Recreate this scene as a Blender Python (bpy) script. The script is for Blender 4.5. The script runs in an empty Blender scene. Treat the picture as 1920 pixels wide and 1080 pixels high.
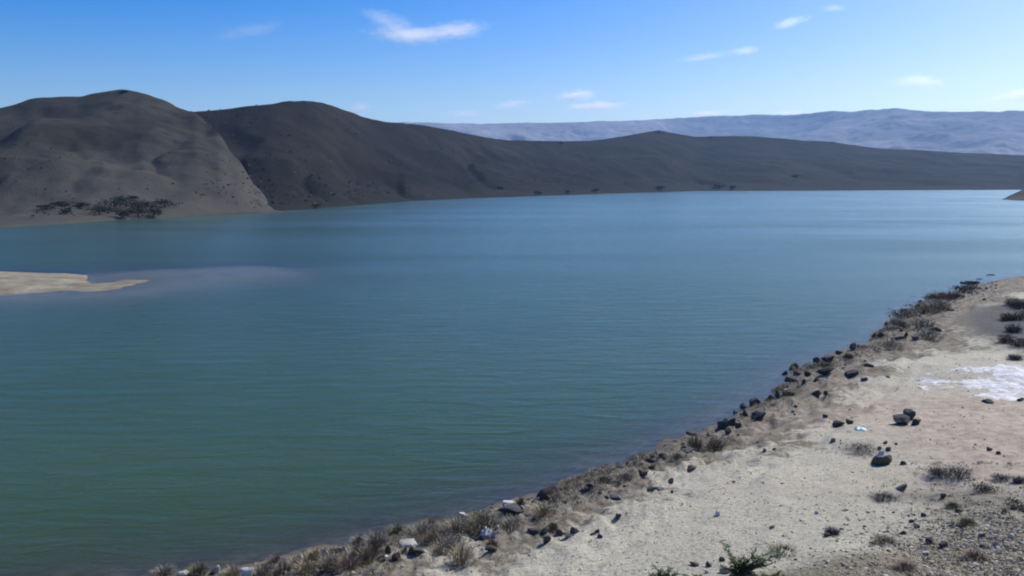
import bpy, bmesh, math, random
import numpy as np
from mathutils import Vector, noise as mnoise

random.seed(7)
rng = np.random.default_rng(11)
R = math.radians
scene = bpy.context.scene
col = scene.collection

# ------------------------------------------------------------------ camera
F = 1663.0            # focal length in photo pixels (1920 wide)
HZ = 338.0            # horizon row
CAMZ = 8.0
PITCH = math.atan((540 - HZ) / F)
cam_d = bpy.data.cameras.new('camera')
cam_d.sensor_width = 36.0
cam_d.lens = F / 1920 * 36.0
cam_d.clip_start = 0.1
cam_d.clip_end = 40000
cam = bpy.data.objects.new('camera', cam_d)
cam.location = (0, 0, CAMZ)
cam.rotation_euler = (math.pi / 2 - PITCH, 0, 0)
col.objects.link(cam)
scene.camera = cam

# ------------------------------------------------------------------ sky, sun, exposure
SUN_EL, SUN_AZ = 42.0, 48.0       # azimuth clockwise from the view direction (+Y)
world = bpy.data.worlds.new('World')
scene.world = world
world.use_nodes = True
wn, wl = world.node_tree.nodes, world.node_tree.links
wn.clear()
sky = wn.new('ShaderNodeTexSky')
sky.sky_type = 'NISHITA'
sky.sun_disc = False
sky.sun_elevation = R(SUN_EL)
sky.sun_rotation = R(SUN_AZ)
sky.altitude = 300
sky.air_density = 1.0
sky.dust_density = 1.8
sky.ozone_density = 4.0
bg = wn.new('ShaderNodeBackground')
bg.inputs['Strength'].default_value = 0.119
wo = wn.new('ShaderNodeOutputWorld')
hsv = wn.new('ShaderNodeHueSaturation')
hsv.inputs['Saturation'].default_value = 1.72
hsv.inputs['Hue'].default_value = 0.517
hsv.inputs['Value'].default_value = 1.0
wl.new(sky.outputs['Color'], hsv.inputs['Color'])
wl.new(hsv.outputs['Color'], bg.inputs['Color'])
wl.new(bg.outputs['Background'], wo.inputs['Surface'])

sun_d = bpy.data.lights.new('sun', 'SUN')
sun_d.energy = 4.7
sun_d.angle = R(0.53)
sun_d.color = (1.0, 0.98, 0.945)
sun = bpy.data.objects.new('sun', sun_d)
sdir = Vector((math.cos(R(SUN_EL)) * math.sin(R(SUN_AZ)), math.cos(R(SUN_EL)) * math.cos(R(SUN_AZ)), math.sin(R(SUN_EL))))
sun.rotation_euler = sdir.to_track_quat('Z', 'Y').to_euler()
sun.location = (60, 40, 120)
col.objects.link(sun)

scene.view_settings.view_transform = 'Standard'
scene.view_settings.look = 'None'
scene.view_settings.exposure = 0.25
scene.view_settings.gamma = 1.0
scene.view_settings.use_curve_mapping = False
cy = scene.cycles
cy.use_denoising = True
cy.max_bounces = 38
cy.volume_bounces = 24
cy.transparent_max_bounces = 12
cy.diffuse_bounces = 2
cy.glossy_bounces = 3
cy.pixel_filter_type = 'BLACKMAN_HARRIS'
cy.filter_width = 2.0
cy.volume_step_rate = 1.0
cy.volume_max_steps = 128

# ------------------------------------------------------------------ helpers
def ray(px, py):
    dx, dy = (px - 960) / F, (540 - py) / F
    c, s = math.cos(PITCH), math.sin(PITCH)
    return dx, c + dy * s, -s + dy * c

def on_water(px, py):
    x, y, z = ray(px, py)
    t = -CAMZ / z
    return x * t, y * t

def hashn(ix, iy, seed):
    n = (ix.astype(np.int64) * 374761393 + iy.astype(np.int64) * 668265263 + seed * 974634541) & 0x7fffffff
    n = ((n ^ (n >> 13)) * 1274126177) & 0x7fffffff
    return ((n ^ (n >> 16)) & 0xffff) / 65535.0

def vnoise(x, y, seed=0):
    x = np.asarray(x, float); y = np.asarray(y, float)
    ix, iy = np.floor(x), np.floor(y)
    fx, fy = x - ix, y - iy
    fx = fx * fx * fx * (fx * (fx * 6 - 15) + 10); fy = fy * fy * fy * (fy * (fy * 6 - 15) + 10)
    a = hashn(ix, iy, seed); b = hashn(ix + 1, iy, seed)
    c = hashn(ix, iy + 1, seed); d = hashn(ix + 1, iy + 1, seed)
    return (a + (b - a) * fx) * (1 - fy) + (c + (d - c) * fx) * fy

def fbm(x, y, seed=0, oct=4, gain=0.5):
    v = 0; a = 1.0; t = 0
    for k in range(oct):
        ca, sa = math.cos(k * 0.9), math.sin(k * 0.9)
        v = v + a * vnoise((x * ca - y * sa) * 2 ** k, (x * sa + y * ca) * 2 ** k, seed + k * 17)
        t += a; a *= gain
    return v / t

def sstep(a, b, x):
    t = np.clip((x - a) / (b - a), 0, 1)
    return t * t * (3 - 2 * t)

def tag(o, label=None, cat=None, group=None, kind=None):
    if label: o['label'] = label
    if cat: o['category'] = cat
    if group: o['group'] = group
    if kind: o['kind'] = kind
    return o

def np_mesh(name, V, Q, smooth=True, attrs=None):
    """V (n,3), Q (m,k) faces; attrs: point float attributes"""
    V = np.asarray(V, np.float32); Q = np.asarray(Q, np.int32)
    me = bpy.data.meshes.new(name)
    k = Q.shape[1]
    me.vertices.add(len(V)); me.vertices.foreach_set('co', V.ravel())
    me.loops.add(Q.size); me.loops.foreach_set('vertex_index', Q.ravel())
    me.polygons.add(len(Q))
    me.polygons.foreach_set('loop_start', np.arange(0, Q.size, k, dtype=np.int32))
    me.polygons.foreach_set('use_smooth', np.full(len(Q), smooth))
    me.update(calc_edges=True)
    for an, av in (attrs or {}).items():
        a = me.attributes.new(an, 'FLOAT', 'POINT')
        a.data.foreach_set('value', np.asarray(av, np.float32).ravel())
    return me

def link(name, me, mat=None, parent=None, loc=None):
    o = bpy.data.objects.new(name, me)
    if mat and not me.materials: me.materials.append(mat)
    if parent: o.parent = parent
    if loc is not None: o.location = loc
    col.objects.link(o)
    return o

def grid_faces(n, m):
    i = np.arange((n - 1) * (m - 1)); r, c = i // (m - 1), i % (m - 1)
    a = r * m + c
    return np.stack([a, a + m, a + m + 1, a + 1], 1)

def compact(V, Q, attrs):
    used = np.unique(Q)
    mp = np.zeros(len(V), np.int64); mp[used] = np.arange(len(used))
    return V[used], mp[Q], {k: v.ravel()[used] for k, v in attrs.items()}

ALB = 0.80        # all measured base colours are scaled to real-world reflectance by this

class NT:
    """small node-tree writer"""
    def __init__(s, mat):
        mat.use_nodes = True
        s.t = mat.node_tree; s.t.nodes.clear()
    def n(s, typ, ins=None, **kw):
        nd = s.t.nodes.new(typ)
        for k, v in kw.items(): setattr(nd, k, v)
        for k, v in (ins or {}).items():
            if hasattr(v, 'bl_idname') and v.bl_idname.startswith('NodeSocket'): s.t.links.new(v, nd.inputs[k])
            else: nd.inputs[k].default_value = v
        return nd
    def l(s, a, b): s.t.links.new(a, b)
    def noise(s, vec, scale, detail=4, rough=0.55, dist=0.0):
        return s.n('ShaderNodeTexNoise', {'Vector': vec, 'Scale': scale, 'Detail': detail, 'Roughness': rough, 'Distortion': dist})
    def ramp(s, fac, stops):
        r = s.n('ShaderNodeValToRGB', {'Fac': fac})
        els = r.color_ramp.elements
        while len(els) < len(stops): els.new(0.5)
        for e, (p, c) in zip(els, stops):
            e.position = p; e.color = (*c, 1) if len(c) == 3 else c
        return r.outputs['Color']
    def mix(s, f, a, b, mode='MIX'):
        m = s.n('ShaderNodeMix', data_type='RGBA', blend_type=mode)
        for k, v in ((0, f), (6, a), (7, b)):
            if hasattr(v, 'bl_idname') and v.bl_idname.startswith('NodeSocket'): s.t.links.new(v, m.inputs[k])
            elif k == 0: m.inputs[0].default_value = v
            else: m.inputs[k].default_value = (*v, 1)
        return m.outputs[2]
    def math(s, op, a, b=0.0):
        m = s.n('ShaderNodeMath', operation=op)
        for k, v in ((0, a), (1, b)):
            if hasattr(v, 'bl_idname') and v.bl_idname.startswith('NodeSocket'): s.t.links.new(v, m.inputs[k])
            else: m.inputs[k].default_value = v
        return m.outputs[0]
    def attr(s, name): return s.n('ShaderNodeAttribute', attribute_name=name)
    def pos(s): return s.n('ShaderNodeNewGeometry').outputs['Position']
    def out(s, sh): s.l(sh, s.n('ShaderNodeOutputMaterial').inputs['Surface'])
    def bump(s, h, strength, dist):
        return s.n('ShaderNodeBump', {'Height': h, 'Strength': strength, 'Distance': dist}).outputs['Normal']
    def principled(s, colr, rough=0.9, normal=None, spec=0.25):
        if not isinstance(colr, tuple): colr = s.mix(1.0, colr, (ALB, ALB, ALB), 'MULTIPLY')
        p = s.n('ShaderNodeBsdfPrincipled', {'Base Color': colr if not isinstance(colr, tuple) else (*colr, 1), 'Roughness': rough, 'Specular IOR Level': spec})
        if normal is not None: s.l(normal, p.inputs['Normal'])
        s.out(p.outputs[0]); return p

def new_mat(name):
    m = bpy.data.materials.new(name); return m, NT(m)

# ------------------------------------------------------------------ terrain functions
shore_px = [(-60, 1128), (120, 1098), (290, 1078), (400, 1066), (500, 1050), (600, 1033), (690, 1012), (760, 990), (830, 974), (900, 955), (960, 940),
            (1010, 924), (1090, 890), (1180, 856), (1240, 834), (1290, 815), (1340, 794), (1385, 770), (1440, 742),
            (1466, 716), (1480, 696), (1530, 676), (1590, 655), (1630, 636), (1655, 614), (1668, 597), (1700, 578), (1750, 560),
            (1800, 543), (1850, 530), (1900, 520), (1990, 507), (2200, 492), (2700, 470)]
SH = np.array([(-60.0, -60.0), (-26, -8), (-15, 8)] + [on_water(*p) for p in shore_px] + [(260.0, 190.0)])

def signed_shore(x, y):
    P = np.stack([np.ravel(x), np.ravel(y)], 1).astype(float)
    best = np.full(len(P), 1e18); sg = np.zeros(len(P))
    for a, b in zip(SH[:-1], SH[1:]):
        ab = b - a; L = ab @ ab
        t = np.clip(((P - a) @ ab) / L, 0, 1)
        q = P - (a + t[:, None] * ab)
        d2 = (q * q).sum(1)
        cr = ab[0] * (P[:, 1] - a[1]) - ab[1] * (P[:, 0] - a[0])
        m = d2 < best
        best[m] = d2[m]; sg[m] = np.where(cr[m] < 0, 1, -1)
    return (np.sqrt(best) * sg).reshape(np.shape(x))

L0, L1 = np.array(on_water(1300, 1110)), np.array(on_water(1960, 860))   # line past which the foreground rises
ln = np.array([(L1 - L0)[1], -(L1 - L0)[0]]); ln /= np.linalg.norm(ln)

RUT = np.array([on_water(*p) for p in ((1010, 1130), (1180, 1010), (1400, 905), (1560, 800), (1660, 700), (1760, 610), (1860, 545), (2000, 500))])
def H_bank(x, y, d=None):
    x = np.asarray(x, float); y = np.asarray(y, float)
    if d is None: d = signed_shore(x, y)
    d = d + (fbm(x * 0.9, y * 0.9, 3, 3) - 0.5) * 0.9 * sstep(200, 20, np.hypot(x, y)) 
    up = 0.55 * (1 - np.exp(-np.maximum(d, 0) / 2.4)) + 0.040 * np.clip(d, 0, 16)
    dn = 0.30 * np.minimum(d, 0)
    z = up + dn
    land = sstep(-0.3, 1.5, d)
    z = z + land * ((fbm(x * 0.35, y * 0.35, 5, 3) - 0.5) * 0.30 + (fbm(x * 1.7, y * 1.7, 9, 3) - 0.5) * 0.10)
    rough = sstep(6.0, 1.5, d) * land
    z = z + rough * (fbm(x * 2.6, y * 2.6, 21, 3) - 0.45) * 0.42
    e = (x - L0[0]) * ln[0] + (y - L0[1]) * ln[1]
    z = z + land * np.where(y > 0, 0.10, 0.0) * np.clip(e, 0, 9) * sstep(0, 3, e)
    best = np.full(np.shape(x), 1e9)
    for a, b in zip(RUT[:-1], RUT[1:]):
        ab = b - a
        t = np.clip(((x - a[0]) * ab[0] + (y - a[1]) * ab[1]) / (ab @ ab), 0, 1)
        best = np.minimum(best, np.hypot(x - a[0] - t * ab[0], y - a[1] - t * ab[1]))
    off = best + (fbm(x * 0.4, y * 0.4, 71, 2) - 0.5) * 0.5 - 0.85
    z = z + land * (-0.075 * np.exp(-(off / 0.20) ** 2) + 0.035 * np.exp(-((np.abs(off) - 0.38) / 0.15) ** 2))
    D = np.hypot(x, y)
    z = z + np.clip(5.3 * np.clip(1 - D / 15.0, 0, 1) ** 1.5, 0, 6) * sstep(-3, 2, d)
    return np.where(d < 0, np.maximum(z, -2.8 + 0 * z), z)

SP = [np.array(on_water(*p)) for p in ((-700, 545), (-260, 532), (0, 532), (90, 536), (170, 537), (330, 517), (520, 506), (640, 500))]
SPZ = [1.2, 0.85, 0.46, 0.22, 0.03, -0.05, -0.12, -0.7]
SPK = [0.0075, 0.0075, 0.0075, 0.0068, 0.0050, 0.0034, 0.0034, 0.0034]
def H_spit(x, y):
    P = np.stack([np.ravel(x), np.ravel(y)], 1).astype(float)
    best = np.full(len(P), 1e18); zz = np.full(len(P), -9.0); kk = np.full(len(P), 0.0075)
    for k in range(len(SP) - 1):
        a, b = SP[k], SP[k + 1]; ab = b - a
        t = np.clip(((P - a) @ ab) / (ab @ ab), 0, 1)
        q = P - (a + t[:, None] * ab); d2 = (q * q).sum(1)
        m = d2 < best
        best[m] = d2[m]; zz[m] = (SPZ[k] + (SPZ[k + 1] - SPZ[k]) * t)[m]; kk[m] = (SPK[k] + (SPK[k + 1] - SPK[k]) * t)[m]
    x = np.asarray(x, float); y = np.asarray(y, float)
    z = (zz - kk * best).reshape(x.shape)
    z = z + (fbm(x * 0.30, y * 0.30, 31, 4) - 0.5) * 0.13
    return np.maximum(z, -2.8)

def place(px, py):
    """world point where the photo's pixel meets the bank (or the water)"""
    dx, dy, dz = ray(px, py)
    t = np.geomspace(6, 420, 3000)
    h = np.maximum(H_bank(dx * t, dy * t), 0.0)
    i = int(np.argmax(CAMZ + dz * t < h))
    if i == 0: i = len(t) - 1
    t0, t1 = t[i - 1], t[i]
    tt = np.linspace(t0, t1, 30)
    hh = np.maximum(H_bank(dx * tt, dy * tt), 0.0)
    j = int(np.argmax(CAMZ + dz * tt < hh))
    tk = tt[j]
    return Vector((dx * tk, dy * tk, max(float(H_bank(np.array([dx * tk]), np.array([dy * tk]))[0]), 0.0))), tk

# ------------------------------------------------------------------ ground materials
m_bank, n = new_mat('bank_soil')
P = n.pos()
big = n.noise(P, 0.55, 5, 0.6).outputs['Fac']
mid = n.noise(P, 3.2, 6, 0.65).outputs['Fac']
fine = n.noise(P, 13.0, 8, 0.8).outputs['Fac']
gravel = n.ramp(fine, [(0.36, (0.24, 0.22, 0.165)), (0.5, (0.58, 0.535, 0.40)), (0.64, (0.80, 0.75, 0.58))])
gravel = n.mix(n.ramp(mid, [(0.40, (0, 0, 0)), (0.72, (.6, .6, .6))]), gravel, (0.62, 0.575, 0.435))
soil = n.ramp(mid, [(0.3, (0.085, 0.072, 0.046)), (0.5, (0.26, 0.225, 0.163)), (0.7, (0.43, 0.38, 0.29))])
zst = n.math('ADD', n.n('ShaderNodeSeparateXYZ', {0: P}).outputs[2], n.math('MULTIPLY', n.math('SUBTRACT', big, 0.5), 0.35))
stl = n.math('SINE', n.math('MULTIPLY', zst, 38.0))
soil = n.mix(n.ramp(stl, [(0.45, (0, 0, 0)), (0.9, (0.45, 0.45, 0.45))]), soil, (0.17, 0.142, 0.095))
bare = n.attr('bare').outputs['Fac']
bm = n.math('ADD', bare, n.math('MULTIPLY', n.math('SUBTRACT', mid, 0.5), 1.5))
c = n.mix(n.ramp(bm, [(0.30, (0, 0, 0)), (0.62, (1, 1, 1))]), soil, gravel)
tan = n.attr('tan').outputs['Fac']
tn = n.math('MULTIPLY', tan, n.math('ADD', big, 0.5))
c = n.mix(tn, c, n.ramp(mid, [(0.3, (0.40, 0.31, 0.215)), (0.7, (0.74, 0.62, 0.47))]))
lit = n.attr('litter').outputs['Fac']
lt = n.math('ADD', lit, n.math('MULTIPLY', n.math('SUBTRACT', mid, 0.5), 1.0))
c = n.mix(n.ramp(lt, [(0.35, (0, 0, 0)), (0.75, (1, 1, 1))]), c,
          n.ramp(fine, [(0.36, (0.11, 0.092, 0.060)), (0.5, (0.285, 0.245, 0.165)), (0.64, (0.48, 0.43, 0.31))]))
drk = n.attr('dark').outputs['Fac']
dk = n.math('ADD', drk, n.math('MULTIPLY', n.math('SUBTRACT', mid, 0.5), 0.9))
c = n.mix(n.ramp(dk, [(0.4, (0, 0, 0)), (0.7, (1, 1, 1))]), c,
          n.ramp(fine, [(0.3, (0.045, 0.046, 0.042)), (0.7, (0.17, 0.17, 0.155))]))
c = n.mix(n.ramp(big, [(0.3, (0.0, 0.0, 0.0)), (0.75, (0.4, 0.4, 0.4))]), c, n.mix(0.75, c, (0.26, 0.23, 0.185)))
wet = n.attr('wet').outputs['Fac']
c = n.mix(wet, c, (0.135, 0.11, 0.08))
hgt = n.math('ADD', n.math('MULTIPLY', fine, 0.6), n.math('MULTIPLY', mid, 0.6))
n.principled(c, 0.95, n.bump(hgt, 0.9, 0.11), 0.12)

m_sand, n = new_mat('spit_sand')
P = n.pos()
a1 = n.noise(P, 0.5, 6, 0.65).outputs['Fac']
c = n.ramp(a1, [(0.3, (0.17, 0.145, 0.095)), (0.55, (0.31, 0.275, 0.195)), (0.75, (0.43, 0.39, 0.295))])
zsep = n.n('ShaderNodeSeparateXYZ', {0: P}).outputs[2]
zw = n.math('ADD', zsep, n.math('MULTIPLY', n.math('SUBTRACT', a1, 0.5), 0.22))
c = n.mix(n.n('ShaderNodeMapRange', {'Value': zw, 'From Min': -0.03, 'From Max': 0.13, 'To Min': 0.75, 'To Max': 0.0}).outputs[0], c, n.mix(n.n('ShaderNodeMapRange', {'Value': zw, 'From Min': -0.10, 'From Max': 0.0, 'To Min': 0.0, 'To Max': 1.0}).outputs[0], (0.40, 0.35, 0.245), (0.19, 0.16, 0.115)))
a2 = n.noise(P, 2.6, 6, 0.75).outputs['Fac']
c = n.mix(n.ramp(a2, [(0.52, (0, 0, 0)), (0.7, (0.6, 0.6, 0.6))]), c, (0.14, 0.12, 0.085))
n.principled(c, 0.95, n.bump(n.math('ADD', a1, n.math('MULTIPLY', a2, 0.4)), 0.6, 0.2), 0.1)

# ------------------------------------------------------------------ right bank: one polar sheet, cut into shore ground and bare gravel track
na, nd = 640, 430
az = np.radians(np.concatenate([np.linspace(-75, -32, 50, endpoint=False), np.linspace(-32, 34, 520), np.linspace(34.3, 78, 70)]))
ds = np.geomspace(2.0, 300, nd)
AZ, DD = np.meshgrid(az, ds, indexing='ij')
X, Y = DD * np.sin(AZ), DD * np.cos(AZ)
d = signed_shore(X, Y)
Z = H_bank(X, Y, d)

def spot(px, py, rx, ry, ang=0.0):
    """elliptic world-space patch round the ground point under a pixel"""
    w, _ = place(px, py)
    ca, sa = math.cos(ang), math.sin(ang)
    u, v = X - w.x, Y - w.y
    return np.exp(-(((u * ca + v * sa) / rx) ** 2 + ((-u * sa + v * ca) / ry) ** 2))

wob = (fbm(X * 0.5, Y * 0.5, 41, 4) - 0.5)
far_ = sstep(25, 60, np.hypot(X, Y))
bare = sstep(1.8 + 1.3 * far_, 4.6 + 3.2 * far_, d + wob * 5.0)
tan = np.clip(spot(1905, 800, 3.2, 5.5) + 0.9 * spot(1930, 850, 3, 3.5) + 0.5 * spot(1800, 770, 5, 2) + 0.35 * spot(1600, 905, 3, 1.2), 0, 1)
litter = np.clip(1.0 * spot(1780, 1080, 4.4, 1.3) + 0.7 * spot(1900, 1020, 2.6, 2.0) + 0.7 * spot(1620, 1095, 3.0, 1.0) + 0.45 * spot(1840, 930, 2.8, 2.0), 0, 1.2)
dark = np.clip(1.2 * spot(1945, 612, 3.3, 10, -0.35) + 0.45 * spot(1850, 940, 2.0, 2.2) + 0.35 * spot(1650, 930, 1.6, 0.8), 0, 1.2)
bare = bare * (1 - 0.6 * np.clip(dark, 0, 1)) * (1 - 0.5 * np.clip(litter, 0, 1))
wet = 0.8 * sstep(0.34, 0.0, Z + (fbm(X * 1.3, Y * 1.3, 47, 3) - 0.5) * 0.3) * (d < 3) * sstep(-0.35, -0.02, Z)
Q = grid_faces(na, nd)
zq = Z.ravel()[Q].max(1)
keep = zq > -2.75
at = {'bare': bare, 'tan': tan, 'litter': litter, 'dark': dark, 'wet': wet}
V = np.stack([X, Y, Z], 2).reshape(-1, 3)
bq = bare.ravel()[Q].mean(1)
trk = keep & (bq > 0.5)
for nm, msk in (('ground', keep & ~trk), ('gravel_track', trk)):
    v_, q_, a_ = compact(V, Q[msk], at)
    tag(link(nm, np_mesh(nm, v_, q_, True, a_), m_bank), kind='structure')

# spit on the left
gx, gy = np.meshgrid(np.linspace(-95, -6, 260), np.linspace(48, 104, 200), indexing='ij')
zz = H_spit(gx, gy)
Q = grid_faces(260, 200)
k = zz.ravel()[Q].max(1) > -2.75
v_, q_, _ = compact(np.stack([gx, gy, zz], 2).reshape(-1, 3), Q[k], {})
tag(link('sand_spit', np_mesh('sand_spit', v_, q_), m_sand), kind='structure')

# ------------------------------------------------------------------ water
m_water, n = new_mat('lake_water')
P = n.pos()
mp = n.n('ShaderNodeMapping', {'Vector': P, 'Rotation': (0, 0, R(-17)), 'Scale': (0.34, 1.15, 1.0)}).outputs[0]
w1 = n.noise(mp, 1.15, 5, 0.6, 0.6).outputs['Fac']
mp2 = n.n('ShaderNodeMapping', {'Vector': P, 'Rotation': (0, 0, R(9)), 'Scale': (0.012, 0.05, 1.0)}).outputs[0]
w2 = n.noise(mp2, 1.0, 4, 0.6, 0.4).outputs['Fac']
nrm = n.bump(w1, 0.6, 0.11)
fres = n.n('ShaderNodeFresnel', {'IOR': 1.33, 'Normal': nrm}).outputs[0]
fres = n.math('MULTIPLY', fres, 0.74)
murk = n.mix(n.ramp(w2, [(0.35, (0, 0, 0)), (0.65, (1, 1, 1))]), (0.034, 0.058, 0.010), (0.041, 0.067, 0.014))
tr = n.n('ShaderNodeBsdfTransparent', {'Color': (0.86, 0.9, 0.82, 1)}).outputs[0]
opac = n.math('SUBTRACT', 1.0, n.math('POWER', 2.71828, n.math('MULTIPLY', n.attr('depth').outputs['Fac'], -2.0)))
silt = n.math('POWER', 2.71828, n.math('MULTIPLY', n.attr('depth').outputs['Fac'], -3.6))
silty = n.mix(silt, murk, (0.140, 0.132, 0.060))     # shallow water is loaded with pale silt
dif = n.n('ShaderNodeBsdfDiffuse', {'Color': silty, 'Normal': nrm}).outputs[0]
body = n.n('ShaderNodeMixShader', {0: opac, 1: tr, 2: dif}).outputs[0]
rgh = n.ramp(w2, [(0.3, (0.15, 0.15, 0.15)), (0.7, (0.20, 0.20, 0.20))])
glo = n.n('ShaderNodeBsdfGlossy', {'Color': (0.78, 0.94, 1, 1), 'Roughness': rgh, 'Normal': nrm}).outputs[0]
n.out(n.n('ShaderNodeMixShader', {0: fres, 1: body, 2: glo}).outputs[0])

na, nd = 420, 380
az = np.radians(np.linspace(-74, 74, na)); ds = np.geomspace(6, 1500, nd)
AZ, DD = np.meshgrid(az, ds, indexing='ij')
wx, wy = DD * np.sin(AZ), DD * np.cos(AZ)
bed = np.maximum(H_bank(wx, wy), H_spit(wx, wy))
dep = np.clip(-bed, 0, 3)
Q = grid_faces(na, nd)
k = bed.ravel()[Q].min(1) < 0.35
v_, q_, a_ = compact(np.stack([wx, wy, 0 * wx], 2).reshape(-1, 3), Q[k], {'depth': dep})
tag(link('lake_water', np_mesh('lake_water', v_, q_, True, a_), m_water), kind='structure')

# lake bed and the plain under everything, out to the mountains
m_bed, n = new_mat('plain_earth')
c = n.ramp(n.noise(n.pos(), 0.01, 6, 0.6).outputs['Fac'], [(0.3, (0.16, 0.135, 0.105)), (0.7, (0.30, 0.26, 0.20))])
n.principled(c, 1.0, None, 0.05)
v_ = np.array([(-5300, -600, -3), (5300, -600, -3), (5300, 5300, -3), (-5300, 5300, -3)])
tag(link('plain', np_mesh('plain', v_, np.array([(0, 1, 2, 3)]), False), m_bed), kind='structure')

# ------------------------------------------------------------------ hills and mountains
def hill_mat(name, lo, mid_, hi, scale, veg, low_c=None, low_z=(0, 1), bstr=0.8, bdist=1.5):
    m, n = new_mat(name)
    P = n.pos()
    a1 = n.noise(P, scale, 7, 0.62, 0.3).outputs['Fac']
    a2 = n.noise(P, scale * 9, 5, 0.7).outputs['Fac']
    a3 = n.noise(P, scale * 0.28, 4, 0.6).outputs['Fac']
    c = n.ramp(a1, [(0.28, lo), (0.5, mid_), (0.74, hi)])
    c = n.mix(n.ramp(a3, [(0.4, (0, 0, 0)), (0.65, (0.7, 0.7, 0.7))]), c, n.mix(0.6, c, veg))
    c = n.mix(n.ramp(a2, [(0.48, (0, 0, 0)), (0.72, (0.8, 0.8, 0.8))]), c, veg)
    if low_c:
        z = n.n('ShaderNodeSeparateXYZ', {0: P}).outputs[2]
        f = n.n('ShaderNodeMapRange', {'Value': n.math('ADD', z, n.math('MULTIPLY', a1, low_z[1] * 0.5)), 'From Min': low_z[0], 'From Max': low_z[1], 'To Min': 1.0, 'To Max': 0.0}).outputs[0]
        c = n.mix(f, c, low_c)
    n.principled(c, 1.0, n.bump(n.math('ADD', a1, n.math('MULTIPLY', a2, 0.25)), bstr, bdist), 0.05)
    return m

def interp(pts, u):
    p = np.array(pts, float)
    # smooth cubic-ish: piecewise linear then light box blur
    f = np.interp(u, p[:, 0], p[:, 1])
    return f

def smooth1(a, n):
    k = np.hanning(n + 2)[1:-1]; k /= k.sum()
    return np.convolve(np.pad(a, n, mode='edge'), k, mode='same')[n:-n]

def range_mesh(u, yshore, Dshore, ycrest, Dcrest, nt, g, namp, nscale, seed, back=0.5, ridge=0.0, fade=None, gul=30.0):
    """hill range: from its shore (pixel row, distance) up to its crest, then down the far side"""
    t = np.concatenate([np.linspace(0, 1, nt), np.linspace(1, 1 + back, nt // 4 + 1)[1:]])
    U, T = np.meshgrid(u, t, indexing='ij')
    ys, Dsx, yc, Dc = (a[:, None] for a in (yshore, Dshore, ycrest, Dcrest))
    Tc = np.clip(T, 0, 1)
    y = ys + (yc - ys) * Tc ** g
    D = Dsx + (Dc - Dsx) * T
    dx, dy = (U - 960) / F, (540 - y) / F
    c, s = math.cos(PITCH), math.sin(PITCH)
    vx, vy, vz = dx, c + dy * s, -s + dy * c
    h = np.hypot(vx, vy)
    x, yy, z = vx / h * D, vy / h * D, CAMZ + vz / h * D
    over = np.clip(T - 1, 0, None)
    z = z - over * np.maximum(z, 5) * 1.6 / max(back, .1) * 0.5
    env = np.sin(np.pi * np.clip(Tc, 0, 1)) ** 0.8 * (T <= 1)
    if fade is not None: env = env * fade[:, None]
    nz = fbm(x * nscale, yy * nscale, seed, 5) - 0.5
    rd = np.abs(fbm(x * nscale * 0.55 + 9, yy * nscale * 0.55, seed + 5, 4) - 0.5)
    sarc = np.arctan2(x, yy) * Dsx.mean()
    slope_len = T * np.abs(Dc - Dsx)
    wx_ = (fbm(x * nscale * 1.2, yy * nscale * 1.2, seed + 11, 3) - 0.5) * gul * 1.6
    g1 = np.abs(vnoise((sarc + wx_) / gul, slope_len / (gul * 4.5), seed + 3) - 0.5) * 2
    g2 = np.abs(vnoise((sarc + wx_ * .6) / (gul * .42), slope_len / (gul * 1.9), seed + 4) - 0.5) * 2
    gl = (1 - np.clip(g1 * 2.2, 0, 1)) + 0.4 * (1 - np.clip(g2 * 2.0, 0, 1))
    gl[:, 0] = 0
    z = z + env * (namp * nz * 2 - ridge * gl)
    z = z + (fbm(x * nscale * 9, yy * nscale * 9, seed + 8, 2) - 0.5) * namp * 0.10 * np.clip(Tc * 6, 0, 1)
    z[:, 0] = -1.2
    return np.stack([x, yy, z], 2)

def to_D(y, u):
    dx, dy = (u - 960) / F, (540 - y) / F
    c, s = math.cos(PITCH), math.sin(PITCH)
    return CAMZ * np.hypot(dx, c + dy * s) / np.maximum(s - dy * c, 1 / F)

m_hillA = hill_mat('hill_scrub', (0.021, 0.0202, 0.0175), (0.053, 0.050, 0.0425), (0.104, 0.097, 0.081), 0.030, (0.030, 0.030, 0.023), (0.092, 0.085, 0.070), (1, 24))  # cloud shade on the left hill is put into these dark base colours
m_hillB = hill_mat('hill_scrub_far', (0.006, 0.006, 0.005), (0.0165, 0.0148, 0.0122), (0.044, 0.035, 0.027), 0.018, (0.008, 0.0092, 0.0068), (0.026, 0.026, 0.0195), (0, 9))  # darker still: the cloud shade over this range is painted into its colour
m_mtn = hill_mat('mountain_rock', (0.17, 0.163, 0.166), (0.25, 0.236, 0.236), (0.35, 0.328, 0.322), 0.0026, (0.095, 0.09, 0.096), (0.40, 0.34, 0.29), (30, 150), 1.0, 30)

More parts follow.
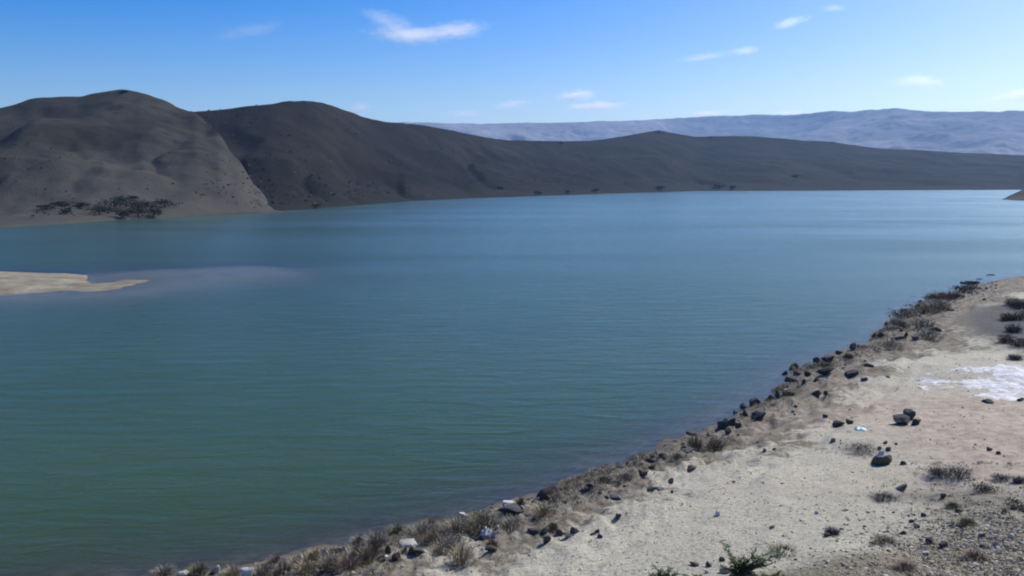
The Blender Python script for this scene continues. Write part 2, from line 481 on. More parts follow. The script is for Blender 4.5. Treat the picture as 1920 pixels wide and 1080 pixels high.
# middle and right-hand range behind the lake
u = np.linspace(250, 2500, 560)
yc = interp([(0, 235), (250, 222), (330, 212), (380, 208), (440, 203), (500, 195), (540, 190), (575, 189), (610, 194), (640, 204), (680, 219), (720, 228), (800, 236), (850, 245), (900, 256), (940, 262),
             (1000, 264), (1060, 265), (1110, 264), (1160, 257), (1205, 249), (1235, 244), (1265, 250), (1300, 256), (1400, 255), (1460, 259), (1500, 263), (1560, 266), (1620, 275), (1660, 279), (1720, 281),
             (1800, 286), (1920, 291), (2100, 296), (2500, 300)], u)
yc = smooth1(yc, 5)
ysh = smooth1(interp([(250, 396), (400, 396), (510, 396.5), (540, 395), (600, 391), (700, 383), (780, 377), (860, 373), (960, 369.5), (1060, 366), (1160, 362.5), (1260, 360), (1300, 358.3), (1920, 356), (2500, 355)], u), 7)
Dsh = to_D(ysh, u)
Dcr = Dsh + smooth1(np.interp(u, [250, 600, 900, 1200, 1900], [150, 190, 260, 380, 520]), 60)
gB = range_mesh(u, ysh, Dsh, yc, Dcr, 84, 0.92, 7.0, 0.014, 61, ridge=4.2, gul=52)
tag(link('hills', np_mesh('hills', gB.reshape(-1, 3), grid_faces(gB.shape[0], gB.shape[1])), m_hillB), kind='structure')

# left hill in front of it
u = np.linspace(-900, 530, 460)
yc = interp([(-900, 250), (-500, 225), (-200, 236), (-60, 217), (0, 203), (60, 186), (95, 181), (150, 181), (190, 172), (230, 169), (265, 173), (300, 186), (345, 205), (368, 212), (392, 236), (414, 254), (432, 285), (455, 308), (474, 345), (496, 362), (512, 384), (530, 397)], u)
yc = smooth1(yc, 7)
ysh = smooth1(interp([(-900, 470), (-300, 442), (0, 427), (120, 420), (220, 413), (300, 409), (400, 403.5), (530, 397.5)], u), 7)
Dsh = to_D(ysh, u)
yc = yc + (ysh - 0.3 - yc) * sstep(490, 528, u)
Dcr = Dsh + smooth1(np.interp(u, [-900, 0, 225, 345, 420, 530], [210, 190, 170, 130, 70, 12]), 40)
gA = range_mesh(u, ysh, Dsh, yc, Dcr, 96, 0.88, 8.5, 0.017, 77, ridge=2.6, fade=sstep(528, 440, u), gul=26)
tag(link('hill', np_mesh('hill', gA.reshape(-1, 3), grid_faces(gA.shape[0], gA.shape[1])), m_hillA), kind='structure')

# far mountains
u = np.linspace(300, 2700, 420)
yc = smooth1(interp([(300, 250), (600, 236), (780, 229), (830, 231), (900, 232), (960, 230), (1040, 230), (1100, 228), (1180, 226), (1260, 222), (1330, 218), (1420, 215), (1480, 216), (1530, 212), (1560, 207), (1590, 209),
                     (1640, 205), (1670, 203), (1690, 204), (1720, 208), (1800, 209), (1860, 209), (1920, 207), (2100, 210), (2300, 222), (2700, 235)], u), 5)
ysh = np.full_like(u, 326.0)
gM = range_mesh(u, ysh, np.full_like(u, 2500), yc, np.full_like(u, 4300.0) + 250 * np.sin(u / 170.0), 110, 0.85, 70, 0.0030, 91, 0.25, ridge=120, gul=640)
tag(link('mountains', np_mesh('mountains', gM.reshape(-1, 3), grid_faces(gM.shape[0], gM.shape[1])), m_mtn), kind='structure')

# dark headland reaching in at the right edge
u = np.linspace(1878, 2500, 160)
yc = smooth1(interp([(1878, 374.5), (1890, 368), (1905, 361), (1925, 352), (2000, 342), (2200, 336), (2500, 330)], u), 3)
ysh = smooth1(interp([(1878, 375), (1920, 376), (2500, 378)], u), 3)
Dsh = to_D(ysh, u)
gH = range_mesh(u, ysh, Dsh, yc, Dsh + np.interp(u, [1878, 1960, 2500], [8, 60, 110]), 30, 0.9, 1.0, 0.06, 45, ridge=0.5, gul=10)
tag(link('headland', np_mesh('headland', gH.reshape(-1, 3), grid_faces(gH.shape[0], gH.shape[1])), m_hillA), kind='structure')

# ------------------------------------------------------------------ haze
m_haze, n = new_mat('haze_air')
vol = n.n('ShaderNodeVolumePrincipled', {'Color': (0.36, 0.62, 1.0, 1), 'Density': 1.1e-4, 'Anisotropy': 0.2})
n.l(vol.outputs[0], n.n('ShaderNodeOutputMaterial').inputs['Volume'])
hx, hy0, hy1, hz0, hz1 = 5600, -900, 5700, -4.0, 372.0
v_ = np.array([(sx, sy, sz) for sz in (hz0, hz1) for sx, sy in ((-hx, hy0), (hx, hy0), (hx, hy1), (-hx, hy1))])
q_ = np.array([(3, 2, 1, 0), (4, 5, 6, 7), (0, 1, 5, 4), (1, 2, 6, 5), (2, 3, 7, 6), (3, 0, 4, 7)])
tag(link('haze', np_mesh('haze', v_, q_, False), m_haze), kind='stuff')

# ------------------------------------------------------------------ clouds: volumes beyond and above the haze box
m_cloud, n = new_mat('cloud_vapour')
oc = n.n('ShaderNodeTexCoord').outputs['Object']
ln_ = n.n('ShaderNodeVectorMath', {0: oc}, operation='LENGTH').outputs['Value']
fall = n.n('ShaderNodeMapRange', {'Value': ln_, 'From Min': 0.15, 'From Max': 0.97, 'To Min': 1.0, 'To Max': 0.0}).outputs[0]
info = n.n('ShaderNodeObjectInfo')
off = n.n('ShaderNodeVectorMath', {0: n.n('ShaderNodeMapping', {'Vector': oc, 'Scale': (2.9, 2.9, 1.6)}).outputs[0], 1: n.n('ShaderNodeVectorMath', {0: (37.0, 91.0, 53.0), 'Scale': info.outputs['Random']}, operation='SCALE').outputs[0]}, operation='ADD').outputs[0]
cn = n.noise(off, 1.25, 8, 0.7, 1.1).outputs['Fac']
dn_ = n.math('SUBTRACT', n.math('ADD', n.math('MULTIPLY', fall, 0.70), n.math('MULTIPLY', cn, 1.9)), 1.27)
dn_ = n.math('MULTIPLY', n.math('MAXIMUM', dn_, 0.0), n.attr('thick').outputs['Fac'])
at_ = [x for x in n.t.nodes if x.bl_idname == 'ShaderNodeAttribute'][0]; at_.attribute_type = 'OBJECT'
cv = n.n('ShaderNodeVolumePrincipled', {'Color': (1, 1, 1, 1), 'Density': dn_, 'Anisotropy': 0.58})
n.l(cv.outputs[0], n.n('ShaderNodeOutputMaterial').inputs['Volume'])
m_cloud.cycles.volume_step_rate = 0.7 if hasattr(m_cloud.cycles, 'volume_step_rate') else 1.0
bmx = bmesh.new(); bmesh.ops.create_icosphere(bmx, subdivisions=3, radius=1.0)
cloud_me = bpy.data.meshes.new('cloud'); bmx.to_mesh(cloud_me); bmx.free()
cloud_me.materials.append(m_cloud)
CL = [  # px, py, width, height (photo px), tilt deg, density, distance, label
    (730, 40, 120, 34, -18, 0.005, 7550, 'faint wispy cloud trailing off the upper left of the large bright cloud'),
    (1080, 180, 84, 22, 3, 0.0240, 8200, 'short flat white cloud low over the hazy mountains, upper of a close pair'),
    (1115, 200, 120, 18, 3, 0.0220, 8400, 'long thin white cloud just under the short flat cloud over the mountains'),
    (958, 197, 78, 20, 8, 0.0160, 8600, 'pale thin cloud left of the close cloud pair near the mountain skyline'),
    (868, 215, 90, 22, 0, 0.0100, 8800, 'very faint cloud low on the skyline above where the mountains begin'),
    (672, 205, 54, 26, 10, 0.0180, 8800, 'small white cloud touching the right slope of the second hill'),
    (1482, 42, 74, 18, 12, 0.009, 7600, 'small slanting white cloud high on the right of the sky'),
    (1398, 95, 62, 18, 4, 0.010, 7800, 'small bright cloud at the right end of a thin streak'),
    (1320, 107, 120, 14, 7, 0.004, 7850, 'thin faint streak of cloud leading to a small bright cloud'),
    (1564, 15, 52, 14, 0, 0.006, 7500, 'tiny faint cloud at the top edge of the sky'),
    (1725, 153, 86, 26, -4, 0.0140, 8200, 'small pale cloud above the highest far mountain'),
    (1908, 180, 90, 20, 6, 0.0160, 8400, 'pale cloud cut by the right edge of the picture'),
    (1325, 214, 74, 14, 0, 0.0200, 9000, 'low white cloud peeping over the long mountain ridge'),
    (1478, 212, 60, 10, 0, 0.0180, 9000, 'thin low cloud behind the mountain ridge left of its highest point'),
    (468, 58, 140, 26, 14, 0.0022, 7600, 'barely visible wisp of cloud over the second hill'),
]
def cloud_body(name, px, py, w, h, tl, dens, D, parent=None):
    dx, dy, dz = ray(px, py); L = math.hypot(dx, dy)
    o = link(name, cloud_me, None, parent)
    o.location = (dx / L * D, dy / L * D, CAMZ + dz / L * D)
    if parent: o.location -= parent.location
    s = D / F
    o.scale = (w * s * 0.74, w * s * 0.30, h * s * 0.80)
    o.rotation_euler = (0, R(-tl), math.atan2(-dx, dy))
    o['thick'] = dens * 2.2
    return o
for px, py, w, h, tl, dens, D, lab in CL:
    tag(cloud_body('cloud', px, py, w, h, tl, dens, D), lab, 'cloud', 'clouds in the sky')
big = bpy.data.objects.new('cloud', None); big.empty_display_size = 50; col.objects.link(big)
dx, dy, dz = ray(805, 62); big.location = (dx / dy * 7500, 7500, CAMZ + dz / dy * 7500)
bpy.context.view_layer.update()
for q in ((762, 66, 150, 36, -3, 0.009, 7500), (858, 56, 128, 32, 4, 0.010, 7750), (800, 62, 190, 20, 4, 0.006, 7260)): cloud_body('lobe', *q, parent=big)
tag(big, 'large bright white streaky cloud high above the gap between the hills', 'cloud', 'clouds in the sky')

# ------------------------------------------------------------------ rocks
def rock_mat(name, lo, hi, scale=6.0, rough=0.85):
    m, n = new_mat(name)
    oc = n.n('ShaderNodeTexCoord').outputs['Object']
    ri = n.n('ShaderNodeObjectInfo').outputs['Random']
    a1 = n.noise(oc, scale, 6, 0.65).outputs['Fac']
    a2 = n.noise(oc, scale * 5, 4, 0.7).outputs['Fac']
    c = n.ramp(a1, [(0.3, lo), (0.7, hi)])
    c = n.mix(n.ramp(a2, [(0.55, (0, 0, 0)), (0.75, (0.5, 0.5, 0.5))]), c, tuple(min(1, v * 1.7 + 0.02) for v in hi))
    c = n.mix(0.35, c, n.mix(ri, tuple(v * 0.6 for v in lo), hi))
    n.principled(c, rough, n.bump(n.math('ADD', a1, n.math('MULTIPLY', a2, 0.4)), 0.7, 0.05), 0.06)
    return m
M_ROCK = {
    'dark': rock_mat('basalt_rock', (0.060, 0.057, 0.053), (0.155, 0.146, 0.134)),
    'olive': rock_mat('mossy_rock', (0.055, 0.054, 0.036), (0.13, 0.122, 0.085)),
    'shaded': rock_mat('olive_shaded_rock', (0.095, 0.092, 0.056), (0.17, 0.162, 0.11)),  # olive tone painted for the shaded sides of the domed boulder
    'grey': rock_mat('grey_rock', (0.10, 0.097, 0.09), (0.20, 0.19, 0.175)),
    'brown': rock_mat('brown_rock', (0.075, 0.055, 0.042), (0.16, 0.125, 0.095)),
    'pale': rock_mat('limestone_rock', (0.42, 0.385, 0.31), (0.62, 0.575, 0.48)),
    'white': rock_mat('white_rock', (0.60, 0.56, 0.47), (0.76, 0.72, 0.62)),
}

def rock_mesh(seed, sub=3, cuts=15, ns=1.6, namp=0.17):
    r = random.Random(seed)
    bm = bmesh.new(); bmesh.ops.create_icosphere(bm, subdivisions=sub, radius=1.0)
    planes = []
    for _ in range(cuts):
        v = Vector((r.gauss(0, 1), r.gauss(0, 1), r.gauss(0, 1))).normalized()
        planes.append((v, r.uniform(0.34, 0.80)))
    o = Vector((r.uniform(0, 50), r.uniform(0, 50), r.uniform(0, 50)))
    for v in bm.verts:
        p = v.co.copy()
        for nn, cc in planes:
            k = p.dot(nn) - cc
            if k > 0: p -= nn * k * 0.97
        p *= 1 + namp * mnoise.noise(p * ns + o) + namp * 0.4 * mnoise.noise(p * ns * 3 + o)
        v.co = p
    lo = Vector([min(v.co[i] for v in bm.verts) for i in range(3)]); hi = Vector([max(v.co[i] for v in bm.verts) for i in range(3)])
    for v in bm.verts:
        v.co = Vector([(v.co[i] - (lo[i] + hi[i]) / 2) / (hi[i] - lo[i]) for i in range(3)])
        v.co.z += 0.5
    me = bpy.data.meshes.new('rock'); bm.to_mesh(me); bm.free()
    return me

def add_rock(px, py, w, h, kind, label, group='rocks along the shore', tilt=0, name='rock', cat='rock', deep=0.85):
    p, t = place(px, py)
    s = t / F * math.sqrt(1 + ((px - 960) / F) ** 2 * 0)
    me = rock_mesh(hash((px, py)) & 0xffff)
    W, Hh = w * s, h * s
    dpt = W * deep * random.uniform(0.75, 1.05)
    me.transform(__import__('mathutils').Matrix.Diagonal((W, dpt, Hh * 1.12, 1)))
    me.materials.append(M_ROCK[kind])
    o = link(name, me)
    qy = p.y + dpt * 0.22
    qz = min(p.z, max(-0.1, float(H_bank(np.array([p.x]), np.array([qy]))[0])))
    o.location = (p.x, qy, qz - Hh * ((0.20 if w >= 28 else 0.30) if py > 620 else 0.55))
    o.rotation_euler = (R(random.uniform(-6, 6)), R(tilt), R(random.uniform(-25, 25)))
    tag(o, label, cat, group)
    return o

ROCKS = [
    # far end of the bank
    (1712, 557, 11, 6, 'dark', 'lone dark rock standing in the water off the far bank'),
    (1725, 566, 9, 7, 'dark', 'dark rock at the waterline just right of the lone rock in the water'),
    (1860, 516, 15, 7, 'dark', 'farthest dark rock on the bank by the right edge'),
    (1838, 524, 12, 7, 'dark', 'dark rock next nearer than the farthest rock on the bank'),
    (1808, 531, 14, 9, 'dark', 'dark rock at the head of the dark scrub strip on the far bank'),
    (1790, 538, 12, 8, 'dark', 'dark rock on the scrubby far bank edge, above reddish scrub'),
    (1764, 552, 11, 7, 'brown', 'brownish rock among the reddish scrub of the far bank'),
    (1765, 565, 16, 8, 'dark', 'flat dark rock in the middle of the far bank scrub'),
    (1801, 556, 18, 9, 'dark', 'dark rock where the far bank scrub meets the gravel track'),
    (1786, 583, 9, 6, 'dark', 'small dark rock on the scrub edge beside the gravel track'),
    (1696, 583, 16, 9, 'dark', 'dark blue grey rock on the waterline left of green scrub'),
    (1681, 592, 12, 9, 'dark', 'dark rock on the waterline just above a white stone'),
    (1671, 594, 9, 5, 'white', 'small white stone at the waterline of the far bank bend'),
    (1663, 608, 9, 9, 'dark', 'dark rock just below the small white waterline stone'),
    (1690, 596, 10, 8, 'dark', 'dark rock set back behind the waterline rocks of the bend'),
    (1689, 620, 10, 11, 'dark', 'dark upright rock on dry soil above a long flat dark rock'),
    (1684, 638, 24, 10, 'dark', 'long flat dark rock on the middle of the far bank slope'),
    (1699, 630, 9, 9, 'dark', 'small dark rock touching the right end of a long flat rock'),
    (1716, 636, 14, 9, 'grey', 'grey rock on the slope right of the long flat dark rock'),
    (1755, 621, 26, 9, 'olive', 'flat olive grey rock where the slope meets the track'),
    (1640, 632, 9, 11, 'dark', 'dark rock on the water edge with a green tuft beside it'),
    # the dark cluster at the bend
    (1601, 656, 15, 17, 'dark', 'blue black rock standing alone on the water edge, right of the dark cluster'),
    (1574, 664, 17, 9, 'dark', 'low dark rock between the cluster and the lone blue black rock'),
    (1530, 684, 14, 19, 'dark', 'tall upright dark rock at the water, left of a broad dark rock'),
    (1553, 680, 25, 15, 'dark', 'broad dark rock at the right of the tall upright rock'),
    (1552, 700, 34, 12, 'olive', 'long mossy rock lying below the broad dark rock'),
    (1471, 702, 12, 11, 'dark', 'leftmost blue black rock of the cluster at the bend'),
    (1487, 693, 14, 10, 'olive', 'greenish dark rock at the back of the cluster by the water'),
    (1495, 704, 14, 9, 'dark', 'dark rock in the heart of the cluster at the bend'),
    (1485, 717, 26, 12, 'dark', 'wide low purplish dark rock at the front of the cluster'),
    (1509, 719, 12, 9, 'dark', 'small dark rock at the right end of the wide purplish rock'),
    (1516, 705, 13, 13, 'brown', 'brown rock between the cluster and the tall upright rock'),
    (1532, 717, 13, 9, 'olive', 'olive stone on bare soil right of the cluster'),
    (1598, 707, 25, 15, 'dark', 'blocky dark rock alone on the gravel right of the cluster'),
    (1621, 713, 16, 8, 'grey', 'grey stone trailing at the right of the blocky dark rock'),
    (1630, 688, 22, 8, 'dark', 'low dark rock on the gravel above the blocky dark rock'),
    (1531, 740, 22, 11, 'dark', 'black flat rock on the gravel below the cluster'),
    (1549, 739, 9, 8, 'dark', 'small black stone beside the black flat rock'),
    # below the cluster, towards the viewer
    (1461, 747, 11, 19, 'dark', 'narrow upright dark rock with a white stone at its right'),
    (1472, 741, 10, 15, 'pale', 'pale stone leaning by the narrow upright dark rock'),
    (1444, 750, 15, 10, 'dark', 'dark rock on the waterline left of the narrow upright rock'),
    (1416, 759, 20, 16, 'dark', 'domed purplish dark rock on the waterline'),
    (1397, 764, 18, 13, 'dark', 'dark rock left of the domed purplish rock'),
    (1379, 774, 8, 9, 'dark', 'small blue black stone left behind the waterline rocks'),
    (1398, 780, 12, 14, 'brown', 'brown grey stone under the waterline rocks'),
    (1423, 783, 30, 12, 'dark', 'long dark rock on soil below the domed rock'),
    (1352, 804, 21, 18, 'dark', 'biggest dark rock of the heap in the middle of the waterline'),
    (1360, 791, 10, 9, 'pale', 'pale stone wedged at the top of the middle heap'),
    (1372, 797, 15, 17, 'dark', 'dark rock at the centre of the middle heap'),
    (1384, 803, 15, 13, 'dark', 'dark rock at the right end of the middle heap'),
    (1366, 813, 14, 10, 'olive', 'olive dark rock at the foot of the middle heap'),
    (1298, 816, 22, 8, 'dark', 'flat blue black rock lying alone on the waterline left of the middle heap'),
    (1284, 841, 10, 8, 'dark', 'small dark rock left of a dry tuft below the flat waterline rock'),
    (1291, 849, 25, 8, 'grey', 'grey slab below the dry tuft near the waterline'),
    (1246, 857, 20, 10, 'dark', 'dark rock on the waterline left of the grey slab'),
    (1219, 868, 16, 10, 'dark', 'dark rock on the waterline with a pale stone above it'),
    (1196, 861, 10, 6, 'pale', 'pale stone on the waterline above a dark rock'),
    (1177, 870, 9, 7, 'olive', 'small olive rock on the waterline left of the pale stone'),
    (1205, 891, 22, 10, 'brown', 'brown rock on the soil behind the waterline'),
    (1223, 880, 15, 9, 'brown', 'brown rock just above right of another brown rock'),
    (1297, 880, 20, 8, 'dark', 'dark flat rock at the edge of pale gravel right of the brown rocks'),
    (1258, 906, 14, 11, 'dark', 'dark wedge shaped rock at the edge of the pale gravel'),
    (1222, 921, 17, 9, 'dark', 'dark stone at the left end of a low flat rock on the gravel edge'),
    (1236, 919, 24, 6, 'grey', 'low flat grey rock on the gravel edge'),
    (1137, 936, 12, 8, 'dark', 'dark stone at the left end of a long low slab'),
    (1154, 934, 30, 6, 'grey', 'long low grey slab near the gravel edge'),
    (1106, 915, 12, 12, 'dark', 'tilted dark rock right of the large brown block'),
    (1094, 922, 16, 7, 'grey', 'grey rock at the foot of the tilted dark rock'),
    (1028, 937, 46, 29, 'brown', 'large brown block tilted at the water edge'),
    (1013, 939, 26, 9, 'dark', 'dark wedge under the left foot of the large brown block'),
    (957, 964, 48, 14, 'dark', 'long dark slab by the water with white stone on it'),
    (954, 952, 28, 12, 'white', 'bright white stone lying on the long dark slab'),
    (979, 957, 10, 11, 'white', 'white stone at the right end of the long dark slab'),
    (988, 966, 26, 6, 'grey', 'grey flat stone right of the long dark slab'),
    (892, 968, 14, 8, 'olive', 'dark olive stone right of the white stone on the waterline'),
    (870, 969, 17, 10, 'white', 'white stone on the waterline above dry brush'),
    # dark pile on the gravel edge, left
    (1001, 1001, 22, 11, 'dark', 'leftmost dark rock of the row on the pale gravel'),
    (1022, 998, 18, 11, 'olive', 'olive dark rock second in the row on the gravel'),
    (1027, 1018, 16, 17, 'dark', 'dark upright rock standing in front of the row on the gravel'),
    (1050, 1003, 14, 13, 'dark', 'dark rock in the middle of the row on the gravel'),
    (1066, 1006, 22, 7, 'grey', 'flat grey stone linking the middle and right rocks of the row'),
    (1078, 1000, 18, 14, 'dark', 'pointed dark rock at the right of the row on the gravel'),
    (1119, 999, 10, 10, 'dark', 'upper stone of three right of the row on the gravel'),
    (1126, 1009, 11, 10, 'dark', 'lower right stone of three right of the row on the gravel'),
    (1111, 1004, 9, 7, 'grey', 'grey left stone of three right of the row on the gravel'),
    (1160, 972, 11, 12, 'dark', 'dark stone standing alone on the gravel edge above the row'),
    # bottom left stretch
    (405, 1076, 18, 20, 'pale', 'pale upright stone at the lower left waterline'),
    (463, 1078, 26, 16, 'white', 'white stone half buried at the lower left waterline'),
    (340, 1079, 24, 8, 'pale', 'pale flat stone at the very bottom left of the bank'),
    (565, 1052, 12, 14, 'pale', 'pale narrow stone in dry brush at the lower left waterline'),
    (609, 1041, 20, 16, 'pale', 'cream rounded stone left of a dark stone on the waterline'),
    (631, 1037, 20, 11, 'dark', 'dark stone between two pale stones on the waterline'),
    (647, 1036, 9, 17, 'pale', 'pale upright stone right of a dark waterline stone'),
    (592, 1073, 12, 10, 'white', 'small white stone in the dry brush near the bottom edge'),
    (728, 1037, 12, 20, 'dark', 'dark upright stone in dry brush with pale stone below'),
    (765, 1026, 46, 9, 'pale', 'long pale slab above a dark olive rock in the brush'),
    (780, 1038, 30, 13, 'olive', 'dark olive rock in front of the long pale slab'),
    (724, 1048, 10, 9, 'white', 'small white round stone at the brush foot'),
    (743, 1050, 16, 18, 'brown', 'brown stone right of the small white round stone'),
    (842, 1047, 8, 10, 'white', 'small white stone at the left of the large straw tuft'),
    (922, 1034, 24, 13, 'brown', 'reddish brown rock on the gravel edge right of the straw tuft'),
    (912, 1012, 24, 9, 'dark', 'dark rock under the whitish blue plastic bag'),
    (898, 1012, 14, 9, 'dark', 'dark stone left below the plastic bag'),
    # open gravel on the right
    (1548, 784, 13, 9, 'dark', 'small dark rock alone above the pair near the turquoise scrap'),
    (1572, 800, 22, 13, 'dark', 'dark rock left of a black rock, by the turquoise scrap'),
    (1594, 795, 14, 12, 'dark', 'black rock nearest the turquoise scrap'),
    (1691, 796, 34, 19, 'dark', 'low broad black boulder on open gravel at the left of a pile'),
    (1708, 786, 23, 23, 'dark', 'top black boulder of the pile on open gravel'),
    (1719, 796, 20, 13, 'dark', 'right hand black boulder of the pile on open gravel'),
    (1693, 871, 11, 8, 'dark', 'small dark stone right of the pale topped boulder'),
    (1667, 845, 12, 8, 'dark', 'dark stone above the pale topped boulder'),
    (1660, 832, 9, 7, 'dark', 'small dark stone farther up above the pale topped boulder'),
    (1650, 843, 9, 7, 'grey', 'grey stone between the dark bush and the pale topped boulder'),
    (1563, 828, 11, 8, 'grey', 'grey stone left of the dark bush on open gravel'),
    (1433, 848, 10, 8, 'dark', 'dark stone on open gravel below the middle heap'),
    (1691, 919, 20, 15, 'dark', 'rounded dark rock above a row of dark weeds'),
    (1771, 933, 12, 9, 'dark', 'dark stone on the gravel below the low dead bush'),
    (1732, 969, 10, 9, 'dark', 'dark stone on the gravel, middle of the lower right'),
    (1710, 979, 11, 7, 'dark', 'small dark stone left below the middle stone at lower right'),
    (1719, 990, 11, 8, 'grey', 'grey stone below two small dark stones at lower right'),
    (1694, 1002, 13, 9, 'brown', 'brown stone above the brown rubble at lower right'),
    (1744, 1019, 14, 13, 'dark', 'left dark rock of a pair at the rubble edge'),
    (1769, 1026, 18, 13, 'dark', 'right dark rock of a pair at the rubble edge'),
    (1885, 961, 11, 10, 'dark', 'black stone under the right edge shrub'),
    (1800, 960, 18, 7, 'dark', 'dark flat stone in the weeds right of the gravel'),
    (1735, 1040, 12, 9, 'white', 'white stone at the edge of the brown rubble'),
    (1788, 984, 10, 9, 'white', 'white stone in the weeds above the rubble'),
    (1895, 1009, 11, 10, 'white', 'white stone in the rubble near the right edge'),
    (1868, 1024, 14, 11, 'pale', 'pale stone in the rubble left of the right edge white stone'),
    (1842, 1008, 14, 10, 'grey', 'grey stone in the rubble near the light stones'),
    (1302, 1061, 19, 7, 'dark', 'flat dark stone between the two green weeds'),
    (1354, 1052, 11, 9, 'dark', 'dark stone at the left foot of the green thistle'),
    (1330, 1062, 12, 12, 'dark', 'dark stone left below the green thistle'),
    (1430, 1058, 11, 8, 'dark', 'dark stone right of the green thistle'),
    (1362, 1074, 22, 11, 'pale', 'pale stone under the green thistle'),
    (1327, 1074, 10, 7, 'white', 'small white stone near the bottom edge by the green thistle'),
    (1552, 1006, 14, 10, 'dark', 'dark stone left of the bluish grey dead tuft'),
    (1855, 756, 22, 8, 'dark', 'dark flat stone on the lower edge of the white patch'),
    (1915, 752, 16, 8, 'dark', 'dark stone at the lower right of the white patch'),
    (1857, 845, 11, 8, 'brown', 'brown stone on the tan sandy ground'),
    (1873, 852, 9, 7, 'brown', 'smaller brown stone right of another on tan sandy ground'),
    (1884, 598, 9, 8, 'dark', 'dark stone left of the dark scrub on the track'),
]
for r_ in ROCKS: add_rock(*r_[:5], r_[5], tilt=random.uniform(-8, 8))
b_ = add_rock(1656, 872, 38, 28, 'shaded', 'domed boulder with dark olive shaded sides and bright pale sunlit top on the open gravel', name='boulder', cat='boulder')  # the boulder's shaded front is painted as dark olive rock
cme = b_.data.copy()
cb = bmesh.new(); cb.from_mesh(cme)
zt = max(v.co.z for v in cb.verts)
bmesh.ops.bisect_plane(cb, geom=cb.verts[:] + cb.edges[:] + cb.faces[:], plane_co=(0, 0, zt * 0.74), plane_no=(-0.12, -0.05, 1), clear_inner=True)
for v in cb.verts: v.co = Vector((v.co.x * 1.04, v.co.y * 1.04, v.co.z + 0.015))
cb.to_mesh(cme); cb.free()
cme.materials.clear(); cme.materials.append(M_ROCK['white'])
link('sunlit_cap', cme, None, b_)  # white shell that paints the sunlit top of the boulder

# small stones: individuals in a loop, sharing a few meshes
small = {}
for k in M_ROCK:
    small[k] = []
    for j in range(4):
        me = rock_mesh(900 + j * 31 + len(k), sub=2, cuts=7)
        me.materials.append(M_ROCK[k]); me.name = 'stone'
        small[k].append(me)

def small_stone(px, py, w, kind, label, group):
    p, t = place(px, py)
    s = t / F
    o = link('stone', random.choice(small[kind]))
    W = w * s
    o.scale = (W * random.uniform(0.8, 1.2), W * random.uniform(0.7, 1.1), W * random.uniform(0.5, 0.9))
    o.location = (p.x, p.y, p.z - W * 0.2)
    o.rotation_euler = (0, 0, random.uniform(0, 6.28))
    tag(o, label, 'stone', group)

SHP = np.array(shore_px, float)
def shore_at(x): return float(np.interp(x, SHP[:, 0], SHP[:, 1]))
LANDMARKS = [(1028, 925, 'the large brown block'), (957, 958, 'the long dark slab under white stone'), (866, 1035, 'the large straw tuft'), (912, 1003, 'the plastic bag'),
    (765, 1022, 'the long pale slab'), (631, 1032, 'the dark stone between two pale stones'), (463, 1072, 'the half buried white stone'), (1050, 998, 'the dark rock row on the gravel'),
    (1160, 967, 'the lone dark stone on the gravel edge'), (1154, 933, 'the long low grey slab'), (1205, 886, 'the pair of brown rocks'), (1298, 812, 'the flat blue black waterline rock'),
    (1340, 832, 'the reddish brown dry shrub'), (1368, 800, 'the middle heap of rocks'), (1416, 752, 'the domed purplish rock'), (1466, 740, 'the narrow upright rock with white stone'),
    (1490, 706, 'the leftmost rocks of the bend cluster'), (1530, 675, 'the tall upright rock'), (1598, 700, 'the blocky dark rock'), (1601, 648, 'the lone blue black rock'),
    (1684, 634, 'the long flat dark rock'), (1671, 592, 'the white waterline stone of the bend'), (1712, 556, 'the lone rock in the water'), (1765, 562, 'the flat rock in far scrub'),
    (1613, 803, 'the turquoise scrap'), (1700, 785, 'the black boulder pile'), (1656, 860, 'the pale topped boulder'), (1780, 880, 'the dead bush pair'), (1691, 912, 'the rounded dark rock'),
    (1346, 964, 'the tiny white scrap'), (1385, 1050, 'the green thistle'), (1244, 1070, 'the pale green weed'), (1845, 915, 'the dark green shrub'), (1757, 1018, 'the dark rock pair at the rubble'),
    (1562, 1000, 'the bluish grey dead tuft'), (1660, 1010, 'the low brown dead shrub'), (1895, 1004, 'the right edge white stone'), (1850, 720, 'the white patch')]
LBL = {}
def small_stone(px, py, w, kind, group):
    p, t = place(px, py)
    s = t / F
    o = link('stone', random.choice(small[kind]))
    W = w * s
    o.scale = (W * random.uniform(0.8, 1.25), W * random.uniform(0.7, 1.1), W * random.uniform(0.45, 0.8))
    o.location = (p.x, p.y, p.z - W * 0.2)
    o.rotation_euler = (0, 0, random.uniform(0, 6.28))
    lm = min(LANDMARKS, key=lambda q: (q[0] - px) ** 2 + ((q[1] - py) * 1.6) ** 2)
    ddx, ddy = px - lm[0], (py - lm[1]) * 1.6
    side = ('right of' if ddx > 0 else 'left of') if abs(ddx) > abs(ddy) else ('below' if ddy > 0 else 'above')
    LBL.setdefault((ADJ[kind], side, lm[2]), []).append((math.hypot(ddx, ddy), o))
    tag(o, None, 'stone', group)
ADJ = {'dark': 'dark', 'grey': 'grey', 'brown': 'brown', 'olive': 'olive grey', 'pale': 'pale'}
for i in range(125):
    x = random.choice([random.uniform(300, 1000), random.uniform(1000, 1480), random.uniform(1440, 1860)])
    dist_scale = 0.35 + 0.65 * (shore_at(x) - 500) / 560
    y = min(1077, shore_at(x) + abs(random.gauss(0, 1)) * 38 * dist_scale + 3)
    kd = random.choices(['dark', 'grey', 'brown', 'olive', 'pale'], [2.5, 5, 4, 3, 3 if x < 1000 else 1.2])[0]
    small_stone(x, y, random.uniform(4, 10) * (0.7 + 0.5 * dist_scale), kd, 'small stones strewn along the waterline')
